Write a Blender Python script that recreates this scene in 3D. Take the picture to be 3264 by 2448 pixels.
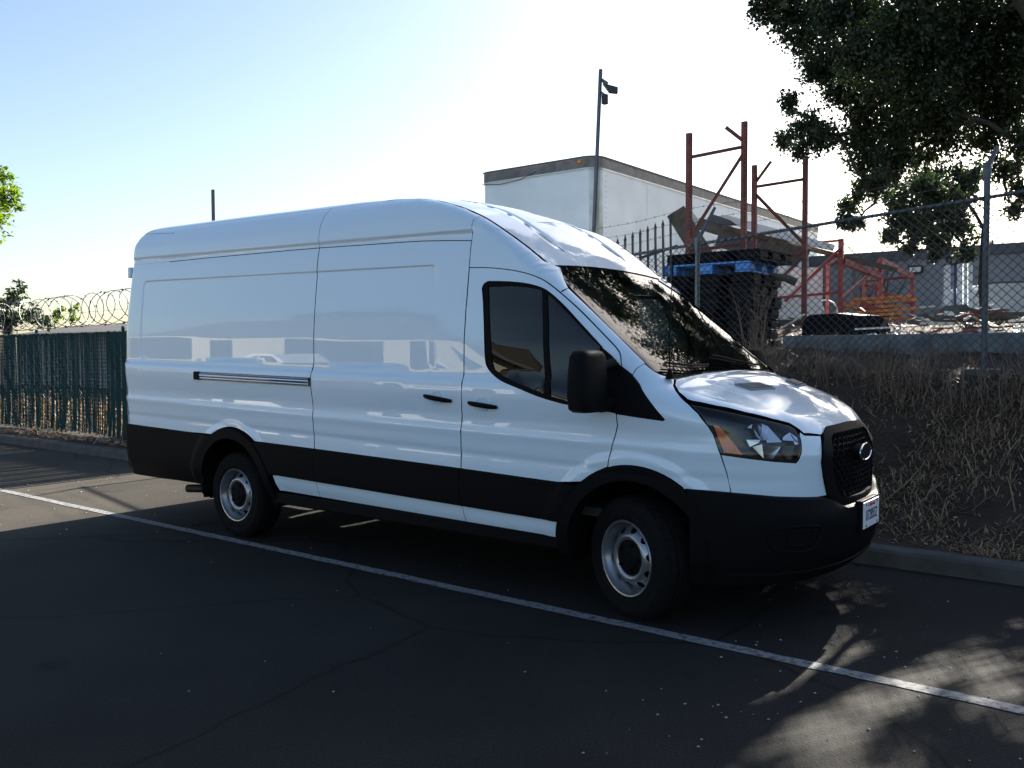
import bpy, bmesh, math, random
import numpy as np
from mathutils import Vector, Matrix, Quaternion
from mathutils.geometry import delaunay_2d_cdt
for _o in list(bpy.data.objects): bpy.data.objects.remove(_o, do_unlink=True)
SC = bpy.context.scene
COL = SC.collection
RNG = np.random.default_rng(7)
random.seed(7)
# ------------------------------------------------------------------ camera
cam_d = bpy.data.cameras.new('camera')
cam = bpy.data.objects.new('camera', cam_d); COL.objects.link(cam)
cam_d.sensor_fit = 'HORIZONTAL'; cam_d.sensor_width = 36.0
cam_d.lens = 2810.47 / 3264 * 36.0
cam_d.clip_end = 3000
_r = Vector((0.79154, 0.61111, -0.00373)); _u = Vector((-0.02077, 0.03301, 0.99924)); _f = Vector((-0.61077, 0.79086, -0.03882))
cam.matrix_world = Matrix(((_r.x, _u.x, -_f.x, 2.4898), (_r.y, _u.y, -_f.y, -5.3109), (_r.z, _u.z, -_f.z, 1.5429), (0, 0, 0, 1)))
SC.camera = cam
# ------------------------------------------------------------------ sky, sun, exposure
SUN_EL = math.radians(27.0); SUN_AZ = math.radians(-1.0)      # measured from +Y towards +X
world = bpy.data.worlds.new('World'); SC.world = world; world.use_nodes = True
nt = world.node_tree; nt.nodes.clear()
sky = nt.nodes.new('ShaderNodeTexSky'); sky.sky_type = 'NISHITA'; sky.sun_disc = False
sky.sun_elevation = SUN_EL; sky.sun_rotation = SUN_AZ
sky.altitude = 20; sky.air_density = 1.0; sky.dust_density = 1.3; sky.ozone_density = 1.0
bg = nt.nodes.new('ShaderNodeBackground'); bg.inputs['Strength'].default_value = 0.05
wo = nt.nodes.new('ShaderNodeOutputWorld')
nt.links.new(sky.outputs[0], bg.inputs[0]); nt.links.new(bg.outputs[0], wo.inputs[0])
sun_d = bpy.data.lights.new('sun', 'SUN'); sun_d.energy = 5.0; sun_d.angle = math.radians(0.53); sun_d.color = (1.0, 0.93, 0.82)
sun = bpy.data.objects.new('sun', sun_d); COL.objects.link(sun)
SUN_DIR = Vector((math.sin(SUN_AZ) * math.cos(SUN_EL), math.cos(SUN_AZ) * math.cos(SUN_EL), math.sin(SUN_EL)))
sun.rotation_euler = (-SUN_DIR).to_track_quat('-Z', 'Y').to_euler()
sun.location = (0, 40, 30)
vs = SC.view_settings
vs.view_transform = 'Standard'; vs.look = 'None'; vs.exposure = 2.15; vs.gamma = 1.0; vs.use_curve_mapping = False
SC.cycles.max_bounces = 8; SC.cycles.transparent_max_bounces = 24

# ------------------------------------------------------------------ materials
def M(name, col, rough=.6, metal=0., coat=0., coat_r=.03, spec=.5, noise=None, bump=None, trans=0.):
    """noise=(scale, amount, detail) mottles the colour; bump=(scale, strength, distance)"""
    m = bpy.data.materials.new(name); m.use_nodes = True
    n = m.node_tree.nodes; l = m.node_tree.links; b = n['Principled BSDF']
    b.inputs['Base Color'].default_value = (*col, 1); b.inputs['Roughness'].default_value = rough
    b.inputs['Metallic'].default_value = metal; b.inputs['Coat Weight'].default_value = coat
    b.inputs['Coat Roughness'].default_value = coat_r; b.inputs['Specular IOR Level'].default_value = spec
    tc = n.new('ShaderNodeTexCoord')
    if noise:
        t = n.new('ShaderNodeTexNoise'); t.inputs['Scale'].default_value = noise[0]; t.inputs['Detail'].default_value = noise[2]
        l.new(tc.outputs['Object'], t.inputs['Vector'])
        r = n.new('ShaderNodeValToRGB'); a = noise[1]
        r.color_ramp.elements[0].position = .3; r.color_ramp.elements[1].position = .72
        r.color_ramp.elements[0].color = (*[c * (1 - a) for c in col], 1); r.color_ramp.elements[1].color = (*[min(1, c * (1 + a)) for c in col], 1)
        l.new(t.outputs['Fac'], r.inputs[0]); l.new(r.outputs[0], b.inputs['Base Color'])
    if bump:
        t = n.new('ShaderNodeTexNoise'); t.inputs['Scale'].default_value = bump[0]; t.inputs['Detail'].default_value = 4
        l.new(tc.outputs['Object'], t.inputs['Vector'])
        k = n.new('ShaderNodeBump'); k.inputs['Strength'].default_value = bump[1]; k.inputs['Distance'].default_value = bump[2]
        l.new(t.outputs['Fac'], k.inputs['Height']); l.new(k.outputs[0], b.inputs['Normal'])
    return m
def leaf_mat(name, c1, c2, tr=.45):
    m = bpy.data.materials.new(name); m.use_nodes = True
    n = m.node_tree.nodes; l = m.node_tree.links; n.clear()
    o = n.new('ShaderNodeOutputMaterial'); mx = n.new('ShaderNodeMixShader'); d = n.new('ShaderNodeBsdfPrincipled'); t = n.new('ShaderNodeBsdfTranslucent')
    g = n.new('ShaderNodeNewGeometry'); r = n.new('ShaderNodeValToRGB')
    r.color_ramp.elements[0].color = (*c1, 1); r.color_ramp.elements[1].color = (*c2, 1)
    l.new(g.outputs['Random Per Island'], r.inputs[0])
    d.inputs['Roughness'].default_value = .5
    l.new(r.outputs[0], d.inputs['Base Color'])
    hs = n.new('ShaderNodeHueSaturation'); hs.inputs['Value'].default_value = 1.5; hs.inputs['Saturation'].default_value = 1.15
    l.new(r.outputs[0], hs.inputs['Color']); l.new(hs.outputs[0], t.inputs['Color'])
    mx.inputs[0].default_value = tr
    l.new(d.outputs[0], mx.inputs[1]); l.new(t.outputs[0], mx.inputs[2]); l.new(mx.outputs[0], o.inputs[0])
    return m
def glass_mat(name, tint, refl=1.0, ior=1.5, dust=0.):
    m = bpy.data.materials.new(name); m.use_nodes = True
    n = m.node_tree.nodes; l = m.node_tree.links; n.clear()
    o = n.new('ShaderNodeOutputMaterial'); mx = n.new('ShaderNodeMixShader'); t = n.new('ShaderNodeBsdfTransparent'); g = n.new('ShaderNodeBsdfGlossy')
    f = n.new('ShaderNodeFresnel'); f.inputs[0].default_value = ior
    t.inputs[0].default_value = (*tint, 1); g.inputs['Roughness'].default_value = .0; g.inputs[0].default_value = (refl, refl, refl, 1)
    l.new(f.outputs[0], mx.inputs[0]); l.new(t.outputs[0], mx.inputs[1]); l.new(g.outputs[0], mx.inputs[2])
    if dust:
        g2 = n.new('ShaderNodeBsdfGlossy'); g2.inputs['Roughness'].default_value = .22; m2 = n.new('ShaderNodeMixShader'); m2.inputs[0].default_value = dust
        l.new(mx.outputs[0], m2.inputs[1]); l.new(g2.outputs[0], m2.inputs[2]); l.new(m2.outputs[0], o.inputs[0])
    else: l.new(mx.outputs[0], o.inputs[0])
    return m

def asphalt_mat():
    m = bpy.data.materials.new('asphalt'); m.use_nodes = True
    n = m.node_tree.nodes; l = m.node_tree.links; b = n['Principled BSDF']
    tc = n.new('ShaderNodeTexCoord')
    def nz(s, d, r=.6):
        t = n.new('ShaderNodeTexNoise'); t.inputs['Scale'].default_value = s; t.inputs['Detail'].default_value = d; t.inputs['Roughness'].default_value = r
        l.new(tc.outputs['Object'], t.inputs['Vector']); return t
    big = nz(.55, 6); fine = nz(95, 3); v = n.new('ShaderNodeTexVoronoi'); v.inputs['Scale'].default_value = 115; l.new(tc.outputs['Object'], v.inputs['Vector'])
    r1 = n.new('ShaderNodeValToRGB'); r1.color_ramp.elements[0].position = .3; r1.color_ramp.elements[1].position = .75
    r1.color_ramp.elements[0].color = (.017, .0167, .0165, 1); r1.color_ramp.elements[1].color = (.030, .0294, .0285, 1)
    l.new(big.outputs['Fac'], r1.inputs[0])
    r2 = n.new('ShaderNodeValToRGB'); r2.color_ramp.elements[0].position = .35; r2.color_ramp.elements[1].position = .8
    r2.color_ramp.elements[0].color = (.6, .6, .6, 1); r2.color_ramp.elements[1].color = (1.7, 1.65, 1.55, 1)
    l.new(fine.outputs['Fac'], r2.inputs[0])
    mu = n.new('ShaderNodeMix'); mu.data_type = 'RGBA'; mu.blend_type = 'MULTIPLY'; mu.inputs[0].default_value = 1
    l.new(r1.outputs[0], mu.inputs[6]); l.new(r2.outputs[0], mu.inputs[7])
    # oil spots and drips
    st = nz(1.7, 3, .5); r3 = n.new('ShaderNodeValToRGB'); r3.color_ramp.elements[0].position = .68; r3.color_ramp.elements[1].position = .74
    r3.color_ramp.elements[0].color = (1, 1, 1, 1); r3.color_ramp.elements[1].color = (.62, .62, .62, 1)
    l.new(st.outputs['Fac'], r3.inputs[0])
    mu2 = n.new('ShaderNodeMix'); mu2.data_type = 'RGBA'; mu2.blend_type = 'MULTIPLY'; mu2.inputs[0].default_value = 1
    l.new(mu.outputs[2], mu2.inputs[6]); l.new(r3.outputs[0], mu2.inputs[7])
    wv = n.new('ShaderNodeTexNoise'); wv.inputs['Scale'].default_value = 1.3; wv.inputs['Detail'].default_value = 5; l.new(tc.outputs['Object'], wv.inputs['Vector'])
    mx = n.new('ShaderNodeMix'); mx.data_type = 'RGBA'; mx.inputs[0].default_value = .25; l.new(tc.outputs['Object'], mx.inputs[6]); l.new(wv.outputs['Color'], mx.inputs[7])
    cv = n.new('ShaderNodeTexVoronoi'); cv.feature = 'DISTANCE_TO_EDGE'; cv.inputs['Scale'].default_value = .42; l.new(mx.outputs[2], cv.inputs['Vector'])
    r4 = n.new('ShaderNodeValToRGB'); r4.color_ramp.elements[0].position = .0015; r4.color_ramp.elements[1].position = .005; r4.color_ramp.elements[0].color = (.35, .35, .35, 1); r4.color_ramp.elements[1].color = (1, 1, 1, 1)
    l.new(cv.outputs['Distance'], r4.inputs[0]); mu3 = n.new('ShaderNodeMix'); mu3.data_type = 'RGBA'; mu3.blend_type = 'MULTIPLY'; mu3.inputs[0].default_value = .8
    l.new(mu2.outputs[2], mu3.inputs[6]); l.new(r4.outputs[0], mu3.inputs[7])
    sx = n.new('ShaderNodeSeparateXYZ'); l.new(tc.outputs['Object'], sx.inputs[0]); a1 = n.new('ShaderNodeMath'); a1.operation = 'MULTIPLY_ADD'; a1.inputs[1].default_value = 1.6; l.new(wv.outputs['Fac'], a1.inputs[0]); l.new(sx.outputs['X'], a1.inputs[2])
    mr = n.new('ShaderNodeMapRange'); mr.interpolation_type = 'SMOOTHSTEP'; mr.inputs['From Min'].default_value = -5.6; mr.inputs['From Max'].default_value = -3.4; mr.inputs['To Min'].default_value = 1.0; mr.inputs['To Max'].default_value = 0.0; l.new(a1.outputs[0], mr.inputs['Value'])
    mu4 = n.new('ShaderNodeMix'); mu4.data_type = 'RGBA'; mu4.blend_type = 'MULTIPLY'; mu4.inputs[7].default_value = (2.5, 2.35, 2.1, 1); l.new(mr.outputs[0], mu4.inputs[0]); l.new(mu3.outputs[2], mu4.inputs[6]); l.new(mu4.outputs[2], b.inputs['Base Color'])  # paving beyond the van tail made paler: sunlit brightness put into its colour
    b.inputs['Roughness'].default_value = .85; b.inputs['Specular IOR Level'].default_value = .12
    ad = n.new('ShaderNodeMath'); ad.operation = 'ADD'; l.new(fine.outputs['Fac'], ad.inputs[0]); l.new(v.outputs['Distance'], ad.inputs[1])
    k = n.new('ShaderNodeBump'); k.inputs['Strength'].default_value = .6; k.inputs['Distance'].default_value = .003
    l.new(ad.outputs[0], k.inputs['Height']); l.new(k.outputs[0], b.inputs['Normal'])
    return m

PAINT = M('white_paint', (.63, .76, .87), .35, coat=1.0, coat_r=.015)
PLAST = M('black_plastic', (.006, .006, .0068), .55, spec=.05, bump=(900, .15, .001))
SEAMB = M('seam_black', (.004, .004, .005), .9, spec=.1)
RUBBER = M('tyre_rubber', (.006, .006, .0065), .85, spec=.12, noise=(30, .3, 3))
STEEL = M('wheel_steel', (.27, .285, .31), .30, metal=.75, noise=(18, .12, 4))
CHROME = M('chrome', (.85, .86, .88), .06, metal=1.)
REFL = M('lamp_reflector', (.62, .64, .67), .16, metal=1.)
DARKG = M('dark_trim', (.010, .010, .012), .25)
BAND = M('glass_band', (.003, .003, .003), .02, spec=.4)
WSGLASS = glass_mat('windscreen_glass', (.50, .58, .55), dust=.002)
SIDEGLASS = glass_mat('side_glass', (.10, .12, .13), 1.0, 1.46)
LENS = glass_mat('lamp_lens', (.93, .95, .97), 1.0, 1.45)
AMBER = M('amber_reflector', (.75, .20, .06), .25, coat=.6)
REDLENS = M('red_lens', (.35, .008, .012), .15, coat=1.)
CABIN = M('cabin_grey', (.016, .016, .017), .75, noise=(12, .2, 2))
CABLT = M('cabin_light_grey', (.07, .076, .074), .7)
PLATE = M('plate_white', (.72, .74, .76), .4, noise=(40, .06, 2))
NAVY = M('navy_ink', (.02, .03, .12), .5)
REDINK = M('red_ink', (.5, .03, .04), .5)
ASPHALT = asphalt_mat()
LINEP = M('line_paint', (.30, .305, .31), .8, spec=.2, bump=(160, .6, .003))
def _wear(m):
    n = m.node_tree.nodes; l = m.node_tree.links; b = n['Principled BSDF']; tc = n.new('ShaderNodeTexCoord'); t = n.new('ShaderNodeTexNoise'); t.inputs['Scale'].default_value = 26; t.inputs['Detail'].default_value = 9; t.inputs['Roughness'].default_value = .72
    l.new(tc.outputs['Object'], t.inputs['Vector']); r = n.new('ShaderNodeValToRGB'); e = r.color_ramp.elements
    e[0].position = .36; e[0].color = (.035, .034, .033, 1); e[1].position = .5; e[1].color = (.22, .225, .23, 1); x = r.color_ramp.elements.new(.43); x.color = (.11, .11, .11, 1)
    l.new(t.outputs['Fac'], r.inputs[0]); l.new(r.outputs[0], b.inputs['Base Color'])
_wear(LINEP)
CONC = M('kerb_concrete', (.055, .053, .050), .85, noise=(6, .3, 7), bump=(90, .5, .004))
SOIL = M('soil', (.026, .0155, .009), .95, noise=(5, .45, 8), bump=(30, .8, .03))
GALV = M('galvanised_steel', (.075, .085, .10), .5, metal=.25, noise=(14, .2, 3))
WIREM = M('fence_wire', (.05, .055, .06), .5, metal=.5)
RUST = M('rust_red_steel', (.13, .027, .018), .6, noise=(7, .45, 6))
REDST = M('red_steel', (.30, .035, .03), .5, noise=(6, .3, 5))
ORANGE = M('orange_steel', (.62, .20, .03), .45, noise=(5, .25, 5))
WHITEM = M('white_panel', (.78, .83, .87), .45, noise=(1.2, .08, 6))
ALU = M('trailer_aluminium', (.46, .46, .45), .32, metal=.7, noise=(3, .18, 4))
BROWN = M('weathered_beam', (.10, .085, .065), .8, noise=(8, .35, 6))
BLACKP = M('black_pallet_plastic', (.004, .004, .005), .6, spec=.1, noise=(6, .3, 3))
BLUEP = M('blue_pallet_plastic', (.05, .21, .55), .5, noise=(8, .2, 4))
IRON = M('black_iron', (.012, .012, .013), .5)
STUCCO = M('grey_stucco', (.24, .25, .27), .9, noise=(2, .08, 6), bump=(50, .3, .01))
GREYTRIM = M('dark_grey_trim', (.085, .088, .10), .7)
GREENS = M('green_slat', (.006, .056, .060), .7, spec=.08, noise=(3, .25, 4))
CREAM = M('cream_wall', (.42, .385, .31), .85, noise=(1, .06, 5))
ROOFB = M('brown_shingle', (.06, .052, .046), .9, noise=(9, .3, 5))
BARK = M('bark', (.035, .028, .022), .9, noise=(14, .4, 5), bump=(25, .7, .02))
OAKL = leaf_mat('oak_leaf', (.012, .024, .010), (.035, .052, .016), .26)
LIMEL = leaf_mat('lime_leaf', (.07, .13, .02), (.16, .22, .03), .5)
STRAW = leaf_mat('dry_straw', (.06, .038, .02), (.36, .25, .14), .25)
DRYB = leaf_mat('dry_brush', (.09, .06, .04), (.19, .13, .085), .1)
LITTER = leaf_mat('leaf_litter', (.16, .09, .045), (.42, .33, .22), .2)
PEBBLE = M('pebble', (.30, .29, .27), .8)

# ------------------------------------------------------------------ object helpers
WLOC = {}
def tag(o, label=None, cat=None, group=None, kind=None):
    if label: o['label'] = label
    if cat: o['category'] = cat
    if group: o['group'] = group
    if kind: o['kind'] = kind
    return o
def thing(name, label, cat, loc=(0, 0, 0), group=None):
    o = bpy.data.objects.new(name, None); COL.objects.link(o); o.location = loc; o.empty_display_size = .2
    WLOC[o] = Vector(loc); return tag(o, label, cat, group)
def mesh_obj(name, verts, faces, mats, parent=None, smooth=False, mi=None, normals=None):
    me = bpy.data.meshes.new(name); me.from_pydata([tuple(v) for v in verts], [], faces)
    for m in (mats if isinstance(mats, (list, tuple)) else [mats]): me.materials.append(m)
    if mi is not None: me.polygons.foreach_set('material_index', np.asarray(mi, np.int32))
    if smooth: me.polygons.foreach_set('use_smooth', np.ones(len(me.polygons), bool))
    me.update()
    if normals is not None: me.normals_split_custom_set_from_vertices([tuple(v) for v in normals])
    o = bpy.data.objects.new(name, me); COL.objects.link(o)
    adopt(o, parent)
    return o
def adopt(o, parent):
    if parent is not None:
        o.parent = parent; o.location = -WLOC[parent]; WLOC[o] = Vector((0, 0, 0))
    else: WLOC[o] = Vector((0, 0, 0))
def quads_obj(name, V, nv, mat, parent=None, kind=None):
    """V: (N*nv,3) array of separate polygons with nv corners each"""
    N = len(V) // nv
    me = bpy.data.meshes.new(name); me.vertices.add(N * nv); me.vertices.foreach_set('co', np.asarray(V, np.float32).ravel())
    me.loops.add(N * nv); me.loops.foreach_set('vertex_index', np.arange(N * nv, dtype=np.int32))
    me.polygons.add(N); me.polygons.foreach_set('loop_start', np.arange(0, N * nv, nv, dtype=np.int32)); me.polygons.foreach_set('loop_total', np.full(N, nv, np.int32))
    me.materials.append(mat); me.update(calc_edges=True); me.validate()
    o = bpy.data.objects.new(name, me); COL.objects.link(o); adopt(o, parent)
    if kind: o['kind'] = kind
    return o
class MB:
    def __init__(s): s.v = []; s.f = []
    def add(s, vs, fs):
        n = len(s.v); s.v += [Vector(v) for v in vs]; s.f += [tuple(i + n for i in f) for f in fs]; return s
    def box(s, a, b, bev=0):
        (x0, y0, z0), (x1, y1, z1) = a, b
        if bev <= 0:
            return s.add([(x0, y0, z0), (x1, y0, z0), (x1, y1, z0), (x0, y1, z0), (x0, y0, z1), (x1, y0, z1), (x1, y1, z1), (x0, y1, z1)],
                         [(0, 3, 2, 1), (4, 5, 6, 7), (0, 1, 5, 4), (1, 2, 6, 5), (2, 3, 7, 6), (3, 0, 4, 7)])
        bm = bmesh.new(); bmesh.ops.create_cube(bm, size=1)
        for v in bm.verts: v.co = Vector(((x0 + x1) / 2 + v.co.x * (x1 - x0), (y0 + y1) / 2 + v.co.y * (y1 - y0), (z0 + z1) / 2 + v.co.z * (z1 - z0)))
        bmesh.ops.bevel(bm, geom=bm.edges[:], offset=bev, segments=2, affect='EDGES', profile=.5)
        bm.verts.index_update(); s.add([v.co.copy() for v in bm.verts], [tuple(v.index for v in f.verts) for f in bm.faces]); bm.free(); return s
    def bar(s, p, q, w, h, up=(0, 0, 1)):
        p, q = Vector(p), Vector(q); d = (q - p).normalized(); u = Vector(up)
        if abs(d.dot(u)) > .95: u = Vector((0, 1, 0)) if abs(d.y) < .9 else Vector((1, 0, 0))
        a = d.cross(u).normalized() * (w / 2); b = a.cross(d).normalized() * (h / 2)
        vs = [p - a - b, p + a - b, p + a + b, p - a + b, q - a - b, q + a - b, q + a + b, q - a + b]
        return s.add(vs, [(0, 3, 2, 1), (4, 5, 6, 7), (0, 1, 5, 4), (1, 2, 6, 5), (2, 3, 7, 6), (3, 0, 4, 7)])
    def tube(s, pts, r, seg=8, cap=True):
        pts = [Vector(p) for p in pts]; rs = r if isinstance(r, (list, tuple)) else [r] * len(pts)
        n0 = len(s.v); a = None; L = len(pts)
        for i, p in enumerate(pts):
            d = (pts[min(i + 1, L - 1)] - pts[max(i - 1, 0)]).normalized()
            if a is None: a = d.orthogonal().normalized()
            else:
                a = (a - d * a.dot(d)); a = a.normalized() if a.length > 1e-6 else d.orthogonal().normalized()
            b = d.cross(a)
            for k in range(seg):
                t = 2 * math.pi * k / seg; s.v.append(p + (a * math.cos(t) + b * math.sin(t)) * rs[i])
        for i in range(L - 1):
            for k in range(seg):
                k2 = (k + 1) % seg; s.f.append((n0 + i * seg + k, n0 + i * seg + k2, n0 + (i + 1) * seg + k2, n0 + (i + 1) * seg + k))
        if cap:
            s.f.append(tuple(n0 + k for k in range(seg))[::-1]); s.f.append(tuple(n0 + (L - 1) * seg + k for k in range(seg)))
        return s
    def lathe(s, prof, seg=48, org=(0, 0, 0), axis='y'):
        n0 = len(s.v); o = Vector(org)
        for r, h in prof:
            for k in range(seg):
                t = 2 * math.pi * k / seg; c, q = r * math.cos(t), r * math.sin(t)
                s.v.append(o + (Vector((c, h, q)) if axis == 'y' else Vector((c, q, h)) if axis == 'z' else Vector((h, c, q))))
        for i in range(len(prof) - 1):
            for k in range(seg):
                k2 = (k + 1) % seg; f = (n0 + i * seg + k, n0 + i * seg + k2, n0 + (i + 1) * seg + k2, n0 + (i + 1) * seg + k)
                s.f.append(f if axis != 'z' else f)
        return s
    def prism(s, poly, d0, d1):
        """poly: list of 3D points (planar), swept by offset vectors d0..d1"""
        n = len(poly); a = [Vector(p) + Vector(d0) for p in poly]; b = [Vector(p) + Vector(d1) for p in poly]
        return s.add(a + b, [tuple(range(n))[::-1], tuple(range(n, 2 * n))] + [(i, (i + 1) % n, n + (i + 1) % n, n + i) for i in range(n)])
    def build(s, name, mat, parent=None, smooth=False, kind=None):
        o = mesh_obj(name, s.v, s.f, mat, parent, smooth)
        if smooth:
            try: o.data.set_sharp_from_angle(angle=math.radians(38))
            except Exception: pass
        if kind: o['kind'] = kind
        return o
def copy_tree(o, parent=None, loc=None):
    c = o.copy(); COL.objects.link(c)
    if parent is not None: c.parent = parent
    WLOC[c] = WLOC.get(o, Vector((0, 0, 0)))
    if loc is not None: c.location = loc; WLOC[c] = Vector(loc)
    for ch in list(o.children): copy_tree(ch, c)
    return c

def lerp_tab(tab):
    a=np.array(tab,float); a=a[np.argsort(a[:,0])]
    # smooth: monotone-ish cubic via dense + box filter
    xs=np.linspace(a[0,0],a[-1,0],2400); ys=np.interp(xs,a[:,0],a[:,1])
    return xs,ys
def boxf(xs,ys,w):
    dx=xs[1]-xs[0]; n=max(1,int(w/dx)); 
    if n<2: return ys
    for _ in range(2):
        yp=np.concatenate([2*ys[0]-ys[n:0:-1],ys,2*ys[-1]-ys[-2:-n-2:-1]])
        k=np.ones(2*(n//2)+1); k/=k.sum(); yc=np.convolve(yp,k,'same'); ys=yc[n:-n]
    return ys
W0=[(.10,.90),(.36,.915),(.43,.948),(.49,.974),(.554,.984),(.62,.990),(.70,.994),(.81,.998),(.876,.998),(.905,.996),(.94,1.004),(1.00,1.007),(1.045,1.0135),(1.062,1.0135),(1.085,1.007),(1.14,1.006),(1.20,1.016),(1.28,1.027),(1.345,1.0285),(1.375,1.022),(1.400,1.004),(1.43,1.002),(1.636,1.002),(1.823,.990),(1.982,.973),(2.126,.957),(2.241,.941),(2.315,.925),(2.335,.922),(2.357,.935),(2.44,.926),(2.53,.905),(2.62,.885),(2.9,.84)]
T0=[(1.05,.98),(.95,1.04),(.90,1.095),(.80,1.168),(.60,1.266),(.48,1.315),(.30,1.373),(.17,1.405),(-.73,2.104),(-.85,2.202),(-.95,2.275),(-1.1,2.378),(-1.2,2.44),(-1.3,2.495),(-1.41,2.545),(-1.6,2.612),(-1.8,2.66),(-2.1,2.70),(-2.5,2.72),(-3,2.73),(-4,2.75),(-5,2.765),(-5.75,2.77)]
_wx,_wy=lerp_tab(W0); _wy=boxf(_wx,_wy,.016)
_tx,_ty=lerp_tab(T0); _ty=boxf(_tx,_ty,.05)
RAKE=.02
def sst(a,b,x):
    t=np.clip((x-a)/(b-a),0,1); return t*t*(3-2*t)
def Wside(x,z):
    zp=z+RAKE*(x+2.7)
    w=np.interp(zp,_wx,_wy)
    w=w-.085*sst(-1.7,-.2,x)*sst(1.25,2.1,z)-.045*sst(-.75,-.1,x)*sst(1.15,1.45,z)      # cab tumblehome
    w=w-.012*sst(-.6,.2,x)
    for wx in (0,-3.75):
        r=np.hypot(x-wx,z-.35)
        w=w+.013*(1-sst(.575,.635,r))*(1-sst(.99,1.10,z))
    # stamped recess
    dx=np.minimum(x+5.13,-1.50-x); dz=np.minimum(2.135-zp, zp-1.43)
    k=.06; d=np.minimum(dx,dz)-np.maximum(0,k-np.abs(dx-dz))**2/(4*k)
    w=w-.009*sst(-.006,.012,d)*(1-.9*sst(-1.75,-1.48,x)*sst(2.1,1.95,z))
    return w
def T(x): return np.interp(x,_tx,_ty)
def smax(a,b,k):
    h=np.maximum(k-np.abs(a-b),0)/k
    return np.maximum(a,b)+h*h*k*.25
Cz=[(0,.80),(.5,.93),(.7,.962),(.95,.96),(1.05,.94),(1.12,.915),(1.3,.90),(3,.9)]
Cz=np.array(Cz)
def F(x,y,z):
    ay=np.abs(y)
    w=Wside(x,z); c=np.interp(z,Cz[:,0],Cz[:,1]); xs=.18
    u=np.maximum(x-xs,0)/(c-xs); v=ay/w
    n=2.15
    q=(u**n+v**n)**(1/n)
    fp=(q-1)*w*np.where(x>xs,np.minimum(1,.62+.38*v),1)
    # rear
    rx=-5.535+.07*sst(1.3,2.7,z)
    fr=rx-x+ .10*(ay/1.0)**4
    fp=smax(fp,fr,.10)
    cc=np.interp(x,[-2.2,-1.2,-.7,.1,.25,.9],[.12,.05,.06,.09,.09,.12])
    t=T(x)+.007*sst(.60,.50,ay)*sst(.16,.30,x)*sst(.95,.6,x)-.004*sst(.030,.018,np.abs(ay-.40))*sst(-.85,-1.0,x); tp=(T(x+.02)-T(x-.02))/.04
    ft=(z-(t-cc*ay**2))/np.sqrt(1+tp*tp)
    k=np.interp(x,[-2.6,-1.6,-1.0,-.5,.1,.3,1],[.20,.10,.06,.08,.12,.14,.10])
    f=smax(fp,ft,k)
    f=smax(f,(.30-z),.05)
    return f
def grad(x,y,z,e=1e-3):
    g=np.stack([F(x+e,y,z)-F(x-e,y,z),F(x,y+e,z)-F(x,y-e,z),F(x,y,z+e)-F(x,y,z-e)],-1)
    return g/np.maximum(np.linalg.norm(g,axis=-1,keepdims=True),1e-9)
def cast_n(O, D, tmax, off=0., steps=64):
    """march along D from O (N,3) to the first crossing of the body surface"""
    n = len(O); ts = np.linspace(0, tmax, steps); lo = np.zeros(n); hi = np.full(n, tmax); done = np.zeros(n, bool)
    prev = F(*O.T) - off
    for i in range(1, steps):
        cur = F(*(O + D * ts[i]).T) - off
        hit = (~done) & (prev > 0) & (cur <= 0)
        lo[hit] = ts[i - 1]; hi[hit] = ts[i]; done |= hit; prev = cur
    for _ in range(22):
        m = (lo + hi) / 2; f = F(*(O + D * m[:, None]).T) - off
        lo = np.where(f > 0, m, lo); hi = np.where(f > 0, hi, m)
    return O + D * hi[:, None], done

# ================================================================== the van
VAN = thing('cargo_van', 'long white high-roof cargo van parked beside the white parking line', 'van', (-2.3, 0, 0))

def pip(P, poly):
    x, y = P[:, 0], P[:, 1]; ins = np.zeros(len(P), bool); q = np.asarray(poly); j = len(q) - 1
    for i in range(len(q)):
        xi, yi = q[i]; xj, yj = q[j]
        c = ((yi > y) != (yj > y)); 
        with np.errstate(divide='ignore', invalid='ignore'):
            ins ^= c & (x < (xj - xi) * (y - yi) / (yj - yi) + xi)
        j = i
    return ins
def area2(q): q = np.asarray(q); return .5 * np.sum(q[:, 0] * np.roll(q[:, 1], -1) - np.roll(q[:, 0], -1) * q[:, 1])
def inset(poly, d):
    q = np.asarray(poly, float)
    if area2(q) < 0: q = q[::-1]
    e = np.roll(q, -1, 0) - q; L = np.linalg.norm(e, axis=1, keepdims=True); n = np.stack([-e[:, 1], e[:, 0]], 1) / np.maximum(L, 1e-9)
    b = n + np.roll(n, 1, 0); b /= np.maximum(np.linalg.norm(b, axis=1, keepdims=True), 1e-6)
    c = np.clip(np.sum(b * n, 1, keepdims=True), .45, 1)
    return q + b * d / c
def resample(poly, step):
    q = np.asarray(poly, float); out = []
    for i in range(len(q)):
        a, b = q[i], q[(i + 1) % len(q)]; m = max(1, int(np.ceil(np.linalg.norm(b - a) / step)))
        for k in range(m): out.append(a + (b - a) * k / m)
    return np.array(out)
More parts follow.
